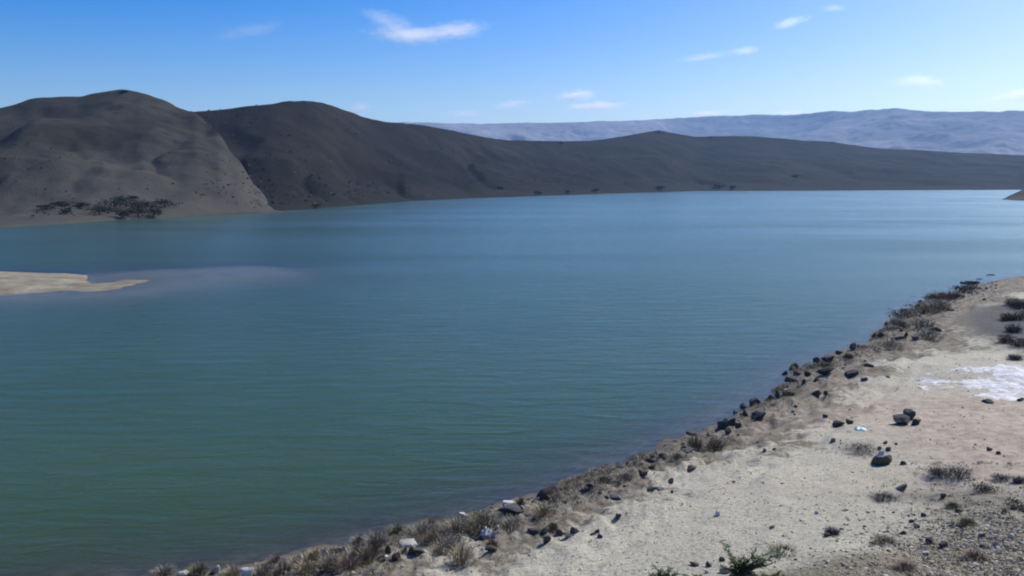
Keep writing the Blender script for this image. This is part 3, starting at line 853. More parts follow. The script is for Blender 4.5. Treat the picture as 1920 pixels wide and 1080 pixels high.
for i in range(130):
    x, y = random.uniform(1250, 1915), random.uniform(700, 1075)
    if y < shore_at(x) + 40: continue
    if random.random() > 0.25 + 0.75 * max(0, (y - 850) / 230) * max(0, (x - 1300) / 500): continue
    kd = random.choices(['dark', 'grey', 'brown', 'pale'], [4, 3, 2, 1])[0]
    small_stone(x, y, random.uniform(4, 9), kd, 'small stones scattered on the gravel')
ORD = ['nearest', 'second', 'third', 'fourth', 'fifth', 'sixth', 'seventh', 'eighth', 'ninth', 'tenth']
for (kd, side, nm), lst in LBL.items():
    lst.sort(key=lambda q: q[0])
    for k, (_, o) in enumerate(lst):
        o['label'] = ('' if len(lst) == 1 else ORD[min(k, 9)] + ' ') + 'small %s stone %s %s' % (kd, side, nm)

# pebbles and rubble nobody could count
def scatter_pebbles(name, pts, sizes, mat, seed):
    r = np.random.default_rng(seed)
    bm = bmesh.new(); bmesh.ops.create_icosphere(bm, subdivisions=1, radius=0.5)
    bv = np.array([v.co[:] for v in bm.verts]); bf = np.array([[v.index for v in f.verts] for f in bm.faces]); bm.free()
    nP = len(pts)
    jit = 1 + r.uniform(-0.28, 0.28, (nP, len(bv), 1))
    sc = np.asarray(sizes)[:, None] * r.uniform(0.6, 1.25, (nP, 3)); sc[:, 2] *= 0.65
    a = r.uniform(0, 6.28, nP); ca, sa = np.cos(a)[:, None], np.sin(a)[:, None]
    v = bv[None] * jit * sc[:, None, :]
    vx = v[:, :, 0] * ca - v[:, :, 1] * sa; vy = v[:, :, 0] * sa + v[:, :, 1] * ca
    v = np.stack([vx, vy, v[:, :, 2]], 2) + np.asarray(pts)[:, None, :]
    f = bf[None] + (np.arange(nP) * len(bv))[:, None, None]
    tone = np.repeat(r.uniform(0, 1, nP), len(bv))
    me = np_mesh(name, v.reshape(-1, 3), f.reshape(-1, 3), False, {'tone': tone})
    return tag(link(name, me, mat), kind='stuff')

m_peb, n = new_mat('pebbles')
tn = n.attr('tone').outputs['Fac']
c = n.ramp(tn, [(0.0, (0.06, 0.055, 0.05)), (0.3, (0.18, 0.165, 0.145)), (0.6, (0.33, 0.30, 0.26)), (0.88, (0.45, 0.43, 0.39)), (1.0, (0.68, 0.66, 0.62))])
n.principled(c, 0.9, None, 0.15)
m_rub, n = new_mat('brown_rubble')
tn = n.attr('tone').outputs['Fac']
c = n.ramp(tn, [(0.0, (0.085, 0.066, 0.045)), (0.25, (0.22, 0.175, 0.115)), (0.55, (0.37, 0.31, 0.215)), (0.85, (0.50, 0.445, 0.33)), (1.0, (0.66, 0.62, 0.52))])
n.principled(c, 0.9, None, 0.12)

def ground_pts(n_, fpx, sizes):
    xs, ys = fpx(n_)
    t = np.full(n_, 0.0)
    # approximate hit by iterating the height
    dx, dy = (xs - 960) / F, (540 - ys) / F
    c, s = math.cos(PITCH), math.sin(PITCH)
    vx, vy, vz = dx, c + dy * s, -s + dy * c
    h = np.full(n_, 1.0)
    for _ in range(7):
        t = (h - CAMZ) / vz
        h = np.maximum(H_bank(vx * t, vy * t), -0.2)
    ok = h > 0.02
    p = np.stack([vx * t, vy * t, h], 1)
    sz = sizes(n_) * t / F
    return p[ok], sz[ok]

def f_shore(n_):
    x = np.concatenate([rng.uniform(250, 1100, n_ // 2), rng.uniform(1100, 1870, n_ - n_ // 2)])
    sy = np.interp(x, SHP[:, 0], SHP[:, 1]); k = 0.3 + 0.7 * (sy - 500) / 560
    return x, sy + np.abs(rng.normal(0, 1, n_)) * 40 * k + 1
def f_open(n_):
    x = rng.uniform(600, 1930, n_); y = 1085 - (rng.uniform(0, 1, n_) ** 1.6) * 420
    return x, y
def f_rub(n_):
    x = 1930 - np.abs(rng.normal(0, 170, n_)); y = 1088 - np.abs(rng.normal(0, 62, n_))
    return x, y
def f_rub2(n_):
    x = rng.normal(1860, 45, n_); y = rng.normal(1010, 26, n_)
    return x, y
p_, s_ = ground_pts(6000, f_shore, lambda k: rng.uniform(1.2, 4.2, k))
scatter_pebbles('shore_pebbles', p_, s_, m_peb, 1)
p_, s_ = ground_pts(11000, f_open, lambda k: 0.9 + 3.4 * rng.uniform(0, 1, k) ** 3)
scatter_pebbles('gravel', p_, s_, m_peb, 2)
p_, s_ = ground_pts(4500, f_rub, lambda k: 2.0 + 8.0 * rng.uniform(0, 1, k) ** 2.5)
scatter_pebbles('rubble', p_, s_, m_rub, 3)
p_, s_ = ground_pts(450, f_rub2, lambda k: 2.5 + 8.0 * rng.uniform(0, 1, k) ** 2)
scatter_pebbles('light_rubble', p_, s_, m_peb, 4)

# ------------------------------------------------------------------ plants
def leaf_mat(name, cols, rough=0.8):
    m, n = new_mat(name)
    tn = n.attr('tone').outputs['Fac']
    k = len(cols) - 1
    c = n.ramp(tn, [(i / k, cc) for i, cc in enumerate(cols)])
    n.principled(c, rough, None, 0.15)
    return m
M_LEAF = {
    'straw': leaf_mat('straw_grass', [(0.20, 0.165, 0.095), (0.38, 0.315, 0.19), (0.52, 0.45, 0.29)]),
    'straw2': leaf_mat('dry_grass', [(0.11, 0.10, 0.062), (0.24, 0.21, 0.14), (0.42, 0.375, 0.26)]),
    'dead': leaf_mat('dead_twigs', [(0.15, 0.13, 0.095), (0.27, 0.24, 0.18), (0.40, 0.36, 0.275)]),
    'brown': leaf_mat('brown_twigs', [(0.12, 0.085, 0.06), (0.21, 0.155, 0.11), (0.31, 0.24, 0.17)]),
    'darkbush': leaf_mat('dark_scrub', [(0.045, 0.047, 0.036), (0.085, 0.086, 0.066), (0.135, 0.133, 0.105)]),
    'grey': leaf_mat('grey_dead_brush', [(0.075, 0.072, 0.066), (0.135, 0.13, 0.118), (0.22, 0.21, 0.19)]),
    'olive': leaf_mat('olive_scrub', [(0.085, 0.085, 0.046), (0.16, 0.155, 0.085), (0.26, 0.24, 0.145)]),
    'green': leaf_mat('green_weed', [(0.085, 0.115, 0.042), (0.155, 0.195, 0.075), (0.25, 0.29, 0.13)]),
    'lightgreen': leaf_mat('light_green_weed', [(0.12, 0.17, 0.085), (0.22, 0.28, 0.15), (0.33, 0.38, 0.23)]),
    'scrub': leaf_mat('hill_bush_leaves', [(0.05, 0.047, 0.036), (0.08, 0.075, 0.055), (0.12, 0.11, 0.085)]),
    'tree': leaf_mat('tree_leaves', [(0.014, 0.018, 0.012), (0.028, 0.034, 0.022), (0.05, 0.058, 0.038)]),
}
M_STEM = leaf_mat('dry_stem', [(0.07, 0.055, 0.04), (0.13, 0.105, 0.08)])

def blades(n_, W, H, wid, r, spread=1.0, droop=0.3, base=0.35, dome=True):
    """tapered bent blades or twigs from a clump base; real two-sided three-cornered strips"""
    V, Q, T = [], [], []
    for i in range(n_):
        a = r.uniform(0, 2 * math.pi); rr = math.sqrt(r.random()) * base
        b = Vector((math.cos(a) * rr * W / 2, math.sin(a) * rr * W / 2, -0.02 * H))
        a2 = a + r.gauss(0, 0.6)
        out = spread * (rr / max(base, .01) * 0.75 + r.uniform(0, .35)) * W / 2 * (1 - base * 0.6)
        hh = H * r.uniform(0.45, 1.0) * ((1 - 0.55 * (rr / base) ** 2) if dome else 1)
        tip = b + Vector((math.cos(a2) * out, math.sin(a2) * out, hh))
        midp = (b + tip) / 2 + Vector((-math.cos(a2) * out * 0.15, -math.sin(a2) * out * 0.15, hh * droop * 0.4))
        if droop > 0.35: tip.z -= hh * (droop - 0.35) * r.uniform(0, 1)
        w = wid * r.uniform(0.6, 1.3)
        sd = Vector((math.cos(a2 + 1.57), math.sin(a2 + 1.57), 0)) * w / 2
        up = Vector((math.cos(a2), math.sin(a2), 0)) * w * 0.35
        k = len(V); t = r.random()
        V += [b - sd, b + sd, b + up, midp - sd * .8, midp + sd * .8, midp + up * .8, tip]
        for j in range(3):
            j2 = (j + 1) % 3
            Q += [(k + j, k + j2, k + 3 + j2), (k + j, k + 3 + j2, k + 3 + j), (k + 3 + j, k + 3 + j2, k + 6)]
        T += [t] * 7
    return V, Q, T

def leaves(n_, W, H, size, r, lobes=5, zc=0.55, flat=0.8):
    """small leaf faces through several clumps of a crown"""
    cl = []
    for i in range(lobes):
        a = r.uniform(0, 6.28); q = r.uniform(0.1, 0.62)
        cl.append((Vector((math.cos(a) * q * W / 2, math.sin(a) * q * W / 2, H * (zc + r.uniform(-.28, .22)))), r.uniform(.24, .42)))
    V, Q, T = [], [], []
    for i in range(n_):
        c0, rad = r.choice(cl)
        v = Vector((r.gauss(0, 1), r.gauss(0, 1), r.gauss(0, 1))).normalized() * (r.random() ** 0.4)
        p = c0 + Vector((v.x * rad * W, v.y * rad * W, v.z * rad * H * flat))
        p.z = max(p.z, 0.02 * H)
        nrm = (v + Vector((r.gauss(0, .6), r.gauss(0, .6), r.gauss(.2, .6)))).normalized()
        ax = nrm.orthogonal().normalized(); ay = nrm.cross(ax)
        s = size * r.uniform(.6, 1.4); k = len(V)
        V += [p - ax * s * .5, p + ay * s * .28 + nrm * s * .08, p + ax * s * .5, p - ay * s * .28 + nrm * s * .08]
        Q += [(k, k + 1, k + 2), (k, k + 2, k + 3)]
        T += [r.random()] * 4
    return V, Q, T

def mk(name, data, mat, parent):
    V, Q, T = data
    me = np_mesh(name, np.array([tuple(v) for v in V]), np.array(Q), False, {'tone': np.array(T)})
    return link(name, me, mat, parent)

def plant(px, py, w, h, kind, label, cat, group, style='tuft', seed=None, name=None, pt=None):
    r = random.Random(seed if seed is not None else int(px * 13 + py * 7))
    if pt is None: p, t = place(px, py)
    else: p, t = pt
    s = t / F; W, H = w * s, h * s
    root = bpy.data.objects.new(name or {'tuft': 'grass_tuft', 'brush': 'dry_shrub', 'bush': 'shrub', 'weed': 'weed', 'tree': 'tree'}[style], None)
    root.empty_display_size = 0.2
    root.location = (p.x, p.y + (W * 0.07 if style != 'weed' else 0), p.z)
    col.objects.link(root)
    tag(root, label, cat, group)
    if style == 'tuft':
        mk('blades', blades(170, W, H * 1.05, max(0.012, 0.9 * s), r, 1.0, 0.45, 0.5), M_LEAF[kind], root)
        mk('stems', blades(14, W * 0.7, H * 1.2, max(0.012, 0.8 * s), r, 0.8, 0.1, 0.4), M_STEM, root)
    elif style == 'brush':
        mk('twigs', blades(200, W, H * 1.1, max(0.012, 0.8 * s), r, 1.25, 0.3, 0.6), M_LEAF[kind], root)
        mk('leaf_clumps', leaves(230, W, H, 2.6 * s, r, 6, 0.42), M_LEAF[kind], root)
    elif style == 'bush':
        mk('foliage', leaves(420, W, H, 3.2 * s, r, 8, 0.42), M_LEAF[kind], root)
        mk('stems', blades(40, W, H, max(0.012, 0.9 * s), r, 1.1, 0.1, 0.4), M_STEM, root)
    elif style == 'tree':
        n_l = int(min(520, 140 + w * h * 0.6))
        mk('crown', leaves(n_l, W, H, max(0.28, 2.6 * s), r, 6 if w > 12 else 4, 0.58, 0.75), M_LEAF[kind], root)
        mk('trunk', blades(5, W * 0.4, H * 0.75, max(0.2, 1.3 * s), r, 0.9, 0.0, 0.3, False), M_STEM, root)
    elif style == 'weed':
        pass
    return root

WL = 'dry plants along the waterline'
PLANTS = [
    (866, 1058, 62, 50, 'straw', 'large straw yellow tuft bulging over the gravel edge', 'grass tuft', 'tuft'),
    (838, 1040, 52, 46, 'dead', 'greyish brown dry shrub behind the large straw tuft', 'shrub', 'brush'),
    (905, 992, 70, 38, 'olive', 'olive dry shrub just above the plastic bag', 'shrub', 'brush'),
    (862, 1000, 62, 36, 'dead', 'pale brown dry shrub on the waterline below the white stone', 'shrub', 'brush'),
    (818, 1018, 52, 34, 'brown', 'brown dry shrub right of the long pale slab', 'shrub', 'brush'),
    (790, 1006, 60, 28, 'dead', 'dry shrub on the waterline behind the long pale slab', 'shrub', 'brush'),
    (707, 1022, 40, 34, 'dead', 'grey dry shrub on the waterline left of the dark upright stone', 'shrub', 'brush'),
    (690, 1056, 56, 40, 'straw', 'straw tuft left of the small white round stone', 'grass tuft', 'tuft'),
    (668, 1048, 36, 36, 'dead', 'dry tuft on the waterline left of the grey dry shrub', 'grass tuft', 'tuft'),
    (650, 1070, 50, 30, 'brown', 'brown dry shrub near the bottom edge below the dark stone', 'shrub', 'brush'),
    (618, 1066, 44, 30, 'dead', 'dry shrub right of the small white stone near the bottom edge', 'shrub', 'brush'),
    (572, 1076, 48, 36, 'straw', 'straw tuft by the small white stone near the bottom edge', 'grass tuft', 'tuft'),
    (530, 1076, 46, 34, 'dead', 'dry tuft on the waterline left of the narrow pale stone', 'grass tuft', 'tuft'),
    (490, 1082, 44, 32, 'dead', 'dry tuft right of the half buried white stone', 'grass tuft', 'tuft'),
    (435, 1082, 40, 26, 'straw', 'short straw tuft between the pale stones at lower left', 'grass tuft', 'tuft'),
    (960, 990, 56, 24, 'dead', 'dry shrub right below the long dark slab', 'shrub', 'brush'),
    (1020, 968, 66, 26, 'straw', 'straw tuft below the large brown block', 'grass tuft', 'tuft'),
    (975, 948, 26, 18, 'olive', 'small olive tuft left of the large brown block', 'grass tuft', 'tuft'),
    (305, 1080, 50, 22, 'dead', 'leftmost dry tuft at the bottom of the waterline', 'grass tuft', 'tuft'),
    (372, 1076, 46, 24, 'olive', 'olive tuft left of the pale upright stone at lower left', 'grass tuft', 'tuft'),
    (515, 1060, 40, 22, 'brown', 'brown tuft at the water left of the narrow pale stone', 'grass tuft', 'tuft'),
    (588, 1048, 34, 22, 'straw', 'straw tuft at the water just right of the narrow pale stone', 'grass tuft', 'tuft'),
    (672, 1022, 34, 24, 'dead', 'dry tuft at the water right of the pale upright stone', 'grass tuft', 'tuft'),
    (745, 1003, 44, 24, 'olive', 'olive tuft at the water above the dark upright stone', 'grass tuft', 'tuft'),
    (805, 990, 40, 22, 'brown', 'brown tuft at the water left of the white waterline stone', 'grass tuft', 'tuft'),
    (1036, 992, 26, 16, 'olive', 'olive weed sprouting behind the row of dark rocks', 'grass tuft', 'tuft'),
    (922, 1026, 34, 18, 'brown', 'reddish brown tuft on the gravel edge', 'grass tuft', 'tuft'),
    (1340, 842, 44, 26, 'brown', 'reddish brown dry shrub below the middle heap', 'shrub', 'brush'),
    (1303, 838, 40, 28, 'olive', 'olive dry tuft below the flat waterline rock', 'grass tuft', 'tuft'),
    (1268, 862, 44, 16, 'dead', 'dry tuft right of the waterline dark rock', 'grass tuft', 'tuft'),
    (1170, 900, 48, 16, 'dead', 'low dry tuft on the waterline left of the brown rocks', 'grass tuft', 'tuft'),
    (1130, 905, 40, 14, 'olive', 'low olive tuft near the tilted dark rock', 'grass tuft', 'tuft'),
    (1480, 742, 34, 12, 'olive', 'low olive tuft right of the pale leaning stone', 'grass tuft', 'tuft'),
    (1545, 690, 44, 14, 'olive', 'olive tuft between the dark rocks of the cluster', 'grass tuft', 'tuft'),
    (1490, 690, 20, 12, 'olive', 'small green grey tuft at the back of the cluster', 'grass tuft', 'tuft'),
    (1590, 672, 30, 14, 'olive', 'olive tuft below the lone blue black rock', 'grass tuft', 'tuft'),
    (1652, 632, 18, 12, 'olive', 'small green tuft by the water edge dark rock', 'grass tuft', 'tuft'),
    (1700, 598, 60, 22, 'olive', 'broad olive scrub patch on the far bank bend', 'shrub', 'bush'),
    (1735, 588, 58, 24, 'olive', 'green grey scrub in the middle of the far bank', 'shrub', 'bush'),
    (1730, 612, 56, 22, 'dead', 'dry brown scrub on the far bank slope', 'shrub', 'brush'),
    (1762, 580, 52, 22, 'dead', 'dry scrub right of the green grey scrub on the far bank', 'shrub', 'brush'),
    (1780, 560, 50, 20, 'brown', 'reddish scrub on the upper far bank', 'shrub', 'brush'),
    (1806, 550, 44, 16, 'darkbush', 'dark scrub against the far end of the track', 'shrub', 'bush'),
    (1825, 536, 36, 12, 'darkbush', 'dark scrub at the far tip of the bank', 'shrub', 'bush'),
    (1752, 562, 40, 16, 'brown', 'reddish brown scrub by the water on the far bank', 'shrub', 'brush'),
    (1690, 610, 40, 20, 'dead', 'dry scrub below the waterline rocks of the bend', 'shrub', 'brush'),
    (1740, 632, 50, 16, 'dead', 'low dry scrub at the track edge on the far bank', 'shrub', 'brush'),
    (1670, 650, 60, 16, 'dead', 'low dry scrub below the long flat dark rock', 'shrub', 'brush'),
]
for px, py, w, h, k, lab, cat, st in PLANTS: plant(px, py, w * 1.25, h * 1.05, k, lab, cat, WL, st)
BS = 'bushes on the open gravel'
for px, py, w, h, k, lab, st in [
    (1622, 847, 66, 22, 'grey', 'dark dead bush on open gravel above the pale topped boulder', 'brush'),
    (1760, 890, 44, 24, 'grey', 'left half of a low dark dead bush pair on open gravel', 'brush'),
    (1800, 892, 58, 26, 'grey', 'right half of a low dark dead bush pair on open gravel', 'brush'),
    (1660, 936, 46, 14, 'grey', 'row of low dark weeds under the rounded dark rock', 'brush'),
    (1845, 923, 54, 22, 'darkbush', 'dark green shrub in the weeds near the right edge', 'bush'),
    (1908, 953, 50, 22, 'darkbush', 'dark green shrub cut by the right edge above the rubble', 'bush'),
    (1912, 905, 26, 20, 'grey', 'grey dead shrub at the right edge above the dark green shrub', 'brush'),
    (1562, 1002, 30, 22, 'grey', 'bluish grey dead tuft left of the lower right rubble', 'brush'),
    (1660, 1018, 46, 16, 'brown', 'low brown dead shrub at the top of the brown rubble', 'brush'),
    (1788, 952, 40, 18, 'olive', 'olive weeds right of the gravel near the dark flat stone', 'tuft'),
    (1815, 985, 46, 26, 'olive', 'olive weeds among the light rubble', 'tuft'),
    (1830, 1050, 60, 26, 'brown', 'brown dry tuft in the rubble at lower right', 'tuft'),
    (1880, 900, 40, 14, 'grey', 'low grey weeds left of the right edge dead shrub', 'brush'),
    (1700, 1070, 60, 26, 'brown', 'brown dry tuft at the bottom edge of the rubble', 'tuft'),
    (1470, 1040, 80, 18, 'olive', 'faint olive creeping weed right of the green thistle', 'tuft'),
    (1902, 572, 36, 26, 'grey', 'uppermost dark scrub bush beside the track at right edge', 'brush'),
    (1916, 600, 44, 34, 'darkbush', 'second dark scrub bush down the right edge of the track', 'bush'),
    (1902, 622, 34, 26, 'grey', 'third dark scrub bush leaning left towards the track', 'brush'),
    (1915, 650, 40, 32, 'darkbush', 'dark scrub bush at right edge just above the white patch', 'bush'),
    (1893, 600, 34, 24, 'brown', 'brown dry scrub bush left of the second dark bush beside the track', 'brush'),
    (1888, 640, 32, 22, 'brown', 'brown dry scrub bush lowest on the left side of the right edge scrub', 'brush'),
    (1918, 575, 34, 24, 'brown', 'brown scrub bush at the right edge behind the uppermost dark bush', 'brush'),
    (1905, 675, 30, 20, 'grey', 'lowest grey scrub bush touching the white patch', 'brush'),
]: plant(px, py, w * 1.2, h * 0.72, k, lab, 'shrub', BS, st)

# green thistle weeds at the bottom edge: branching stalks with toothed leaves
def thistle(px, py, arms, kind, label, wid):
    p, t = place(px, py); s = t / F
    root = bpy.data.objects.new('weed', None); root.location = p; col.objects.link(root)
    tag(root, label, 'weed', 'green weeds at the bottom edge')
    r = random.Random(int(px))
    SV, SQ, ST = [], [], []; LV, LQ, LT = [], [], []
    for ax, ay, dep in arms:
        pts = []
        for j in range(9):
            q = j / 8
            pts.append(Vector((ax * s * q + r.gauss(0, .7) * s, dep * s * q, ay * s * (q ** 0.85))))
        for j in range(8):
            a, b = pts[j], pts[j + 1]; w0 = wid * s * (1 - j / 9) * .16; k = len(SV)
            for pp, ww in ((a, w0), (b, w0 * .88)):
                SV += [pp + Vector((ww, 0, 0)), pp + Vector((-ww * .5, ww * .86, 0)), pp + Vector((-ww * .5, -ww * .86, 0))]
            for m in range(3):
                m2 = (m + 1) % 3
                SQ += [(k + m, k + m2, k + 3 + m2), (k + m, k + 3 + m2, k + 3 + m)]
            ST += [r.random()] * 6
            for side in range(9):
                a0 = r.uniform(0, 6.28); ln = wid * s * r.uniform(.5, 1.15) * (1 - .45 * j / 8)
                dr = Vector((math.cos(a0), math.sin(a0) * .8, r.uniform(-.15, .75))).normalized()
                base = a.lerp(b, r.random()); sd = dr.cross(Vector((r.gauss(0, .4), r.gauss(0, .4), 1))).normalized() * ln * .16
                k = len(LV)
                LV += [base, base + dr * ln * .45 + sd, base + dr * ln, base + dr * ln * .45 - sd + Vector((0, 0, ln * .05))]
                LQ += [(k, k + 1, k + 2), (k, k + 2, k + 3)]; LT += [r.random()] * 4
    mk('stalks', (SV, SQ, ST), M_LEAF[kind], root)
    mk('leaves', (LV, LQ, LT), M_LEAF[kind], root)
thistle(1385, 1078, [(-34, 66, 6), (-18, 42, -5), (6, 32, 4), (34, 44, 8), (60, 44, 4), (82, 40, 6), (26, 20, -6), (-34, 16, -4), (48, 24, 10), (66, 26, -4)], 'green', 'spreading green thistle with two raised arms at the bottom edge', 17)
thistle(1244, 1090, [(-18, 30, 3), (-6, 24, -3), (14, 26, 3), (30, 14, 4), (-26, 12, 4)], 'lightgreen', 'pale green weed at the bottom edge left of the green thistle', 14)
thistle(1292, 1094, [(-12, 16, 3), (10, 18, -3), (24, 14, 3)], 'green', 'small dark green weed at the bottom edge between pale weed and thistle', 12)
thistle(1445, 1092, [(-20, 18, 3), (0, 16, -3), (18, 20, 3)], 'green', 'low green weed at the bottom edge right of the green thistle', 12)

# dry grass strip along the waterline, uncountable
V, Q, T = [], [], []
rr = random.Random(5)
def f_grass(n_):
    x = np.concatenate([rng.uniform(280, 1050, n_ // 2), rng.uniform(1000, 1830, n_ - n_ // 2)])
    sy = np.interp(x, SHP[:, 0], SHP[:, 1]); k = 0.3 + 0.7 * (sy - 500) / 560
    return x, sy + 0.5 + np.abs(rng.normal(0, 1, n_)) * 32 * k
p_, s_ = ground_pts(4200, f_grass, lambda k: rng.uniform(5, 15, k))
for pp, ss in zip(p_, s_):
    if vnoise(pp[0] * .4, pp[1] * .4, 77) < 0.42: continue
    v, q, t = blades(8, ss * 1.8, ss * .8, max(0.010, ss * .05), rr, 1.2, 0.4, 0.6)
    k = len(V); V += [x + Vector(pp) for x in v]; Q += [tuple(i + k for i in f) for f in q]; T += t
o = mk('dry_grass', (V, Q, T), M_LEAF['straw2'], None); tag(o, kind='stuff')
V, Q, T = [], [], []
def f_weeds(n_):
    return np.clip(rng.normal(1820, 85, n_), 1500, 1930), np.clip(rng.normal(965, 60, n_), 870, 1085)
p_, s_ = ground_pts(420, f_weeds, lambda k: rng.uniform(5, 14, k))
for pp, ss in zip(p_, s_):
    v, q, t = blades(9, ss * 1.8, ss * .8, max(0.008, ss * .05), rr, 1.3, 0.4, 0.6)
    k = len(V); V += [x + Vector(pp) for x in v]; Q += [tuple(i + k for i in f) for f in q]; T += t
o = mk('weed_cover', (V, Q, T), M_LEAF['olive'], None); tag(o, kind='stuff')

# ------------------------------------------------------------------ trees and scrub of the far shore
def surf_pt(g, u0, u1, px, py):
    """point of a hill sheet nearest to the pixel's ray"""
    x, y, z = ray(px, py); dv = Vector((x, y, z)).normalized(); dn = np.array(dv)
    rel = g - np.array([0, 0, CAMZ]); al = rel @ dn
    off = ((rel - al[..., None] * dn) ** 2).sum(-1)
    cand = off / np.maximum(al, 1) ** 2
    i = np.unravel_index(np.argmin(cand), cand.shape)
    return Vector(g[i]), float(al[i])

FT = 'trees and bushes on the far shore'
for px, py, w, h, g, lab in [
    (186, 402, 42, 26, gA, 'broad dark tree left of the clump at the foot of the left hill'),
    (205, 393, 40, 22, gA, 'dark tree at the back left of the clump under the left hill'),
    (232, 391, 44, 26, gA, 'tallest dark tree of the clump at the foot of the left hill'),
    (258, 398, 36, 22, gA, 'dark tree in the middle of the clump under the left hill'),
    (282, 393, 44, 20, gA, 'wide dark tree at the right of the clump under the left hill'),
    (308, 390, 36, 16, gA, 'rightmost low dark tree of the clump under the left hill'),
    (258, 411, 46, 22, gA, 'dark tree at the water edge below the clump'),
    (228, 409, 28, 16, gA, 'dark bush at the water edge left below the clump'),
    (285, 407, 34, 14, gA, 'low dark bush at the water edge right below the clump'),
    (148, 392, 30, 12, gA, 'low dark bush left of the tree clump under the left hill'),
    (116, 388, 34, 12, gA, 'flat dark bush second from the left under the left hill'),
    (82, 393, 28, 9, gA, 'leftmost low dark bush under the left hill'),
    (121, 402, 20, 12, gA, 'small round dark bush below the flat dark bush'),
    (250, 372, 12, 7, gA, 'tiny bush on the slope above the tree clump'),
    (1012, 364, 18, 9, gB, 'small dark tree on the far shore under the low saddle'),
    (1065, 362, 14, 8, gB, 'small dark bush on the far shore right of the small dark tree'),
    (1116, 360, 20, 9, gB, 'dark bush on the far shore below the pale track'),
    (1235, 357, 24, 12, gB, 'dark tree on the far shore below the knoll'),
    (1350, 354, 34, 14, gB, 'long dark tree clump on the far shore right of the knoll'),
    (1372, 355, 22, 12, gB, 'dark tree at the right end of the long far shore clump'),
    (1490, 332, 20, 7, gB, 'small dark bush on the slope of the right hills'),
    (592, 388, 24, 8, gB, 'low dark bush on the shore under the second hill'),
    (938, 356, 18, 10, gB, 'dark bush on the slope above the far shore'),
    (232, 172, 14, 7, gA, 'lone small tree on top of the left hill'),
    (568, 191, 12, 5, gB, 'lone small tree on top of the second hill'),
    (1048, 267, 24, 8, gB, 'row of small trees on the saddle skyline'),
    (1010, 266, 14, 5, gB, 'tiny tree on the saddle skyline left of the row'),
    (1234, 248, 30, 9, gB, 'dark trees on top of the knoll on the skyline'),
    (1330, 258, 16, 4, gB, 'tiny tree on the skyline right of the knoll'),
    (1560, 268, 18, 5, gB, 'tiny tree on the skyline of the right hills'),
]:
    sky_line = py < 280
    pt_ = surf_pt(g, 0, 0, px, py)
    if sky_line: pt_[0].z -= 0.35 * h * pt_[1] / F
    k_ = 0.72 if g is gB else 1.0
    plant(px, py, w * k_ * (1.25 if sky_line else 1.2), h * k_ * (0.8 if sky_line else 0.95), 'tree', lab, 'tree', FT, 'tree', pt=pt_)

def hill_scrub(name, g, count, size, seed):
    r = np.random.default_rng(seed); rr = random.Random(seed)
    V, Q, T = [], [], []
    ni, nj = g.shape[0], g.shape[1]
    for _ in range(count):
        i, j = int(r.integers(2, ni - 2)), int(r.integers(2, int(nj * 0.8)))
        p = Vector(g[i, j]) + Vector((r.uniform(-1, 1), r.uniform(-1, 1), 0))
        if p.z < 1.0 or vnoise(np.array(p.x * .03), np.array(p.y * .03), seed) < 0.4: continue
        sz = size * r.uniform(.4, 1.3); k = len(V)
        for _l in range(7):
            a = r.uniform(0, 6.28); c0 = p + Vector((math.cos(a) * sz * .35, math.sin(a) * sz * .35, sz * r.uniform(.1, .5)))
            ax = Vector((r.normal(), r.normal(), r.normal() * .5)).normalized() * sz * .45; ay = ax.orthogonal().normalized() * sz * .38
            k = len(V); V += [c0 - ax, c0 + ay, c0 + ax, c0 - ay]; Q += [(k, k + 1, k + 2), (k, k + 2, k + 3)]; T += [r.random()] * 4
    o = mk(name, (V, Q, T), M_LEAF['scrub'], None); tag(o, kind='stuff')
hill_scrub('hill_scrub', gA, 2000, 0.4, 201)
hill_scrub('far_hill_scrub', gB, 4200, 0.8, 202)

# ------------------------------------------------------------------ litter and the white patch
def plain_mat(name, c1, c2, rough=0.4, sc=9.0, spec=0.4):
    m, n = new_mat(name)
    a = n.noise(n.n('ShaderNodeTexCoord').outputs['Object'], sc, 4, .6).outputs['Fac']
    n.principled(n.ramp(a, [(.3, c1), (.7, c2)]), rough, n.bump(a, .4, .03), spec)
    return m
m_cyan = plain_mat('turquoise_plastic', (0.38, 0.62, 0.60), (0.52, 0.74, 0.70))
m_bag = plain_mat('white_plastic', (0.50, 0.50, 0.49), (0.66, 0.66, 0.64))
m_blue = plain_mat('blue_plastic', (0.10, 0.14, 0.26), (0.2, 0.26, 0.42))

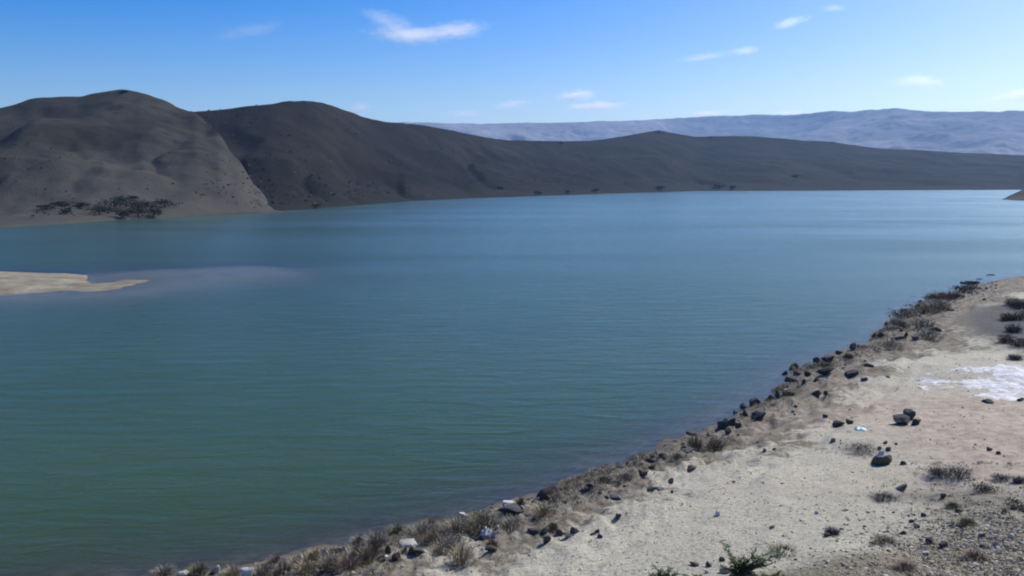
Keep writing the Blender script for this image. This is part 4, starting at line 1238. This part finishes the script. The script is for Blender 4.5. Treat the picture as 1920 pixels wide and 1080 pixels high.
def crumple(name, px, py, w, h, mat, label, cat, seed, thick=0.008, lift=1.0):
    p, t = place(px, py); s = t / F; W, Hh = w * s, h * s
    n_ = 15; r = random.Random(seed); o3 = Vector((r.uniform(0, 99), r.uniform(0, 99), 0))
    me = bpy.data.meshes.new(name); bm = bmesh.new()
    vs = []
    for i in range(n_):
        for j in range(n_):
            a, b = i / (n_ - 1) * 2 - 1, j / (n_ - 1) * 2 - 1
            # square to disc, ragged outline
            x, y = a * math.sqrt(1 - b * b / 2), b * math.sqrt(1 - a * a / 2)
            rad = math.hypot(x, y); an = math.atan2(y, x)
            k = 1 + .25 * mnoise.noise(Vector((math.cos(an) * 1.5, math.sin(an) * 1.5, seed)))
            z = Hh * lift * (.35 + .65 * abs(mnoise.noise(Vector((x * 2.4, y * 2.4, seed * 1.7))) * 1.6)) * (1 - rad ** 3) + .008
            vs.append(bm.verts.new((x * W / 2 * k, y * W * .42 * k, max(z, .006))))
    for i in range(n_ - 1):
        for j in range(n_ - 1):
            q = i * n_ + j; bm.faces.new((vs[q], vs[q + n_], vs[q + n_ + 1], vs[q + 1]))
    bm.to_mesh(me); bm.free(); me.materials.append(mat)
    o = link(name, me, None, None, (p.x, p.y + W * .1, p.z + .01))
    md = o.modifiers.new('thickness', 'SOLIDIFY'); md.thickness = thick
    return tag(o, label, cat, 'litter on the bank')
crumple('plastic_scrap', 1613, 806, 26, 13, m_cyan, 'turquoise crumpled plastic scrap on the open gravel', 'litter', 3, lift=0.5)
crumple('plastic_bag', 912, 1006, 28, 18, m_bag, 'whitish blue crumpled plastic bag by the dry shrubs', 'plastic bag', 5)
crumple('plastic_scrap', 927, 1008, 12, 9, m_blue, 'dark blue plastic scrap at the right of the plastic bag', 'litter', 6)
crumple('paper_scrap', 1346, 966, 11, 9, m_bag, 'tiny bright white scrap alone on the pale gravel', 'litter', 8)
crumple('paper_scrap', 1531, 964, 8, 6, m_bag, 'tiny pale scrap on the gravel left of the weeds', 'litter', 9)

m_chalk, n = new_mat('chalky_white')
oc = n.pos()
a1 = n.noise(n.n('ShaderNodeMapping', {'Vector': oc, 'Scale': (1.6, .8, 1)}).outputs[0], 1.6, 6, .65, .5).outputs['Fac']
a2 = n.noise(oc, 9, 5, .7).outputs['Fac']
c = n.ramp(a1, [(.36, (.40, .37, .32)), (.5, (.64, .63, .60)), (.64, (.84, .84, .82))])
c = n.mix(n.ramp(a2, [(.50, (0, 0, 0)), (.66, (.85, .85, .85))]), c, (.42, .385, .32))
n.principled(c, .8, n.bump(n.math('ADD', a1, n.math('MULTIPLY', a2, .4)), .5, .06), .2)
w0, t0 = place(1868, 722)
N = 150
aa, bb = np.meshgrid(np.linspace(-1, 1, N), np.linspace(-1, 1, N), indexing='ij')
xx, yy = w0.x + 1.9 + aa * 4.4, w0.y + bb * 3.6
rad = np.sqrt(aa ** 2 + bb ** 2) + (fbm(xx * .9, yy * .9, 55, 5, 0.7) - .5) * 1.7 + 0.12 * (aa < 0) * (-aa)
hb = H_bank(xx, yy)
zc = hb - 0.02 + sstep(.92, .55, rad) * (0.025 + .07 * np.abs(fbm(xx * 1.1, yy * 1.1, 66, 4) - .5) * 2)
Q = grid_faces(N, N)
kk = rad.ravel()[Q].max(1) < 0.90
v_, q_, _ = compact(np.stack([xx, yy, zc], 2).reshape(-1, 3), Q[kk], {})
o = link('chalk_patch', np_mesh('chalk_patch', v_, q_), m_chalk)
tag(o, 'bright white chalky patch spread on the gravel by the right edge', 'white patch')
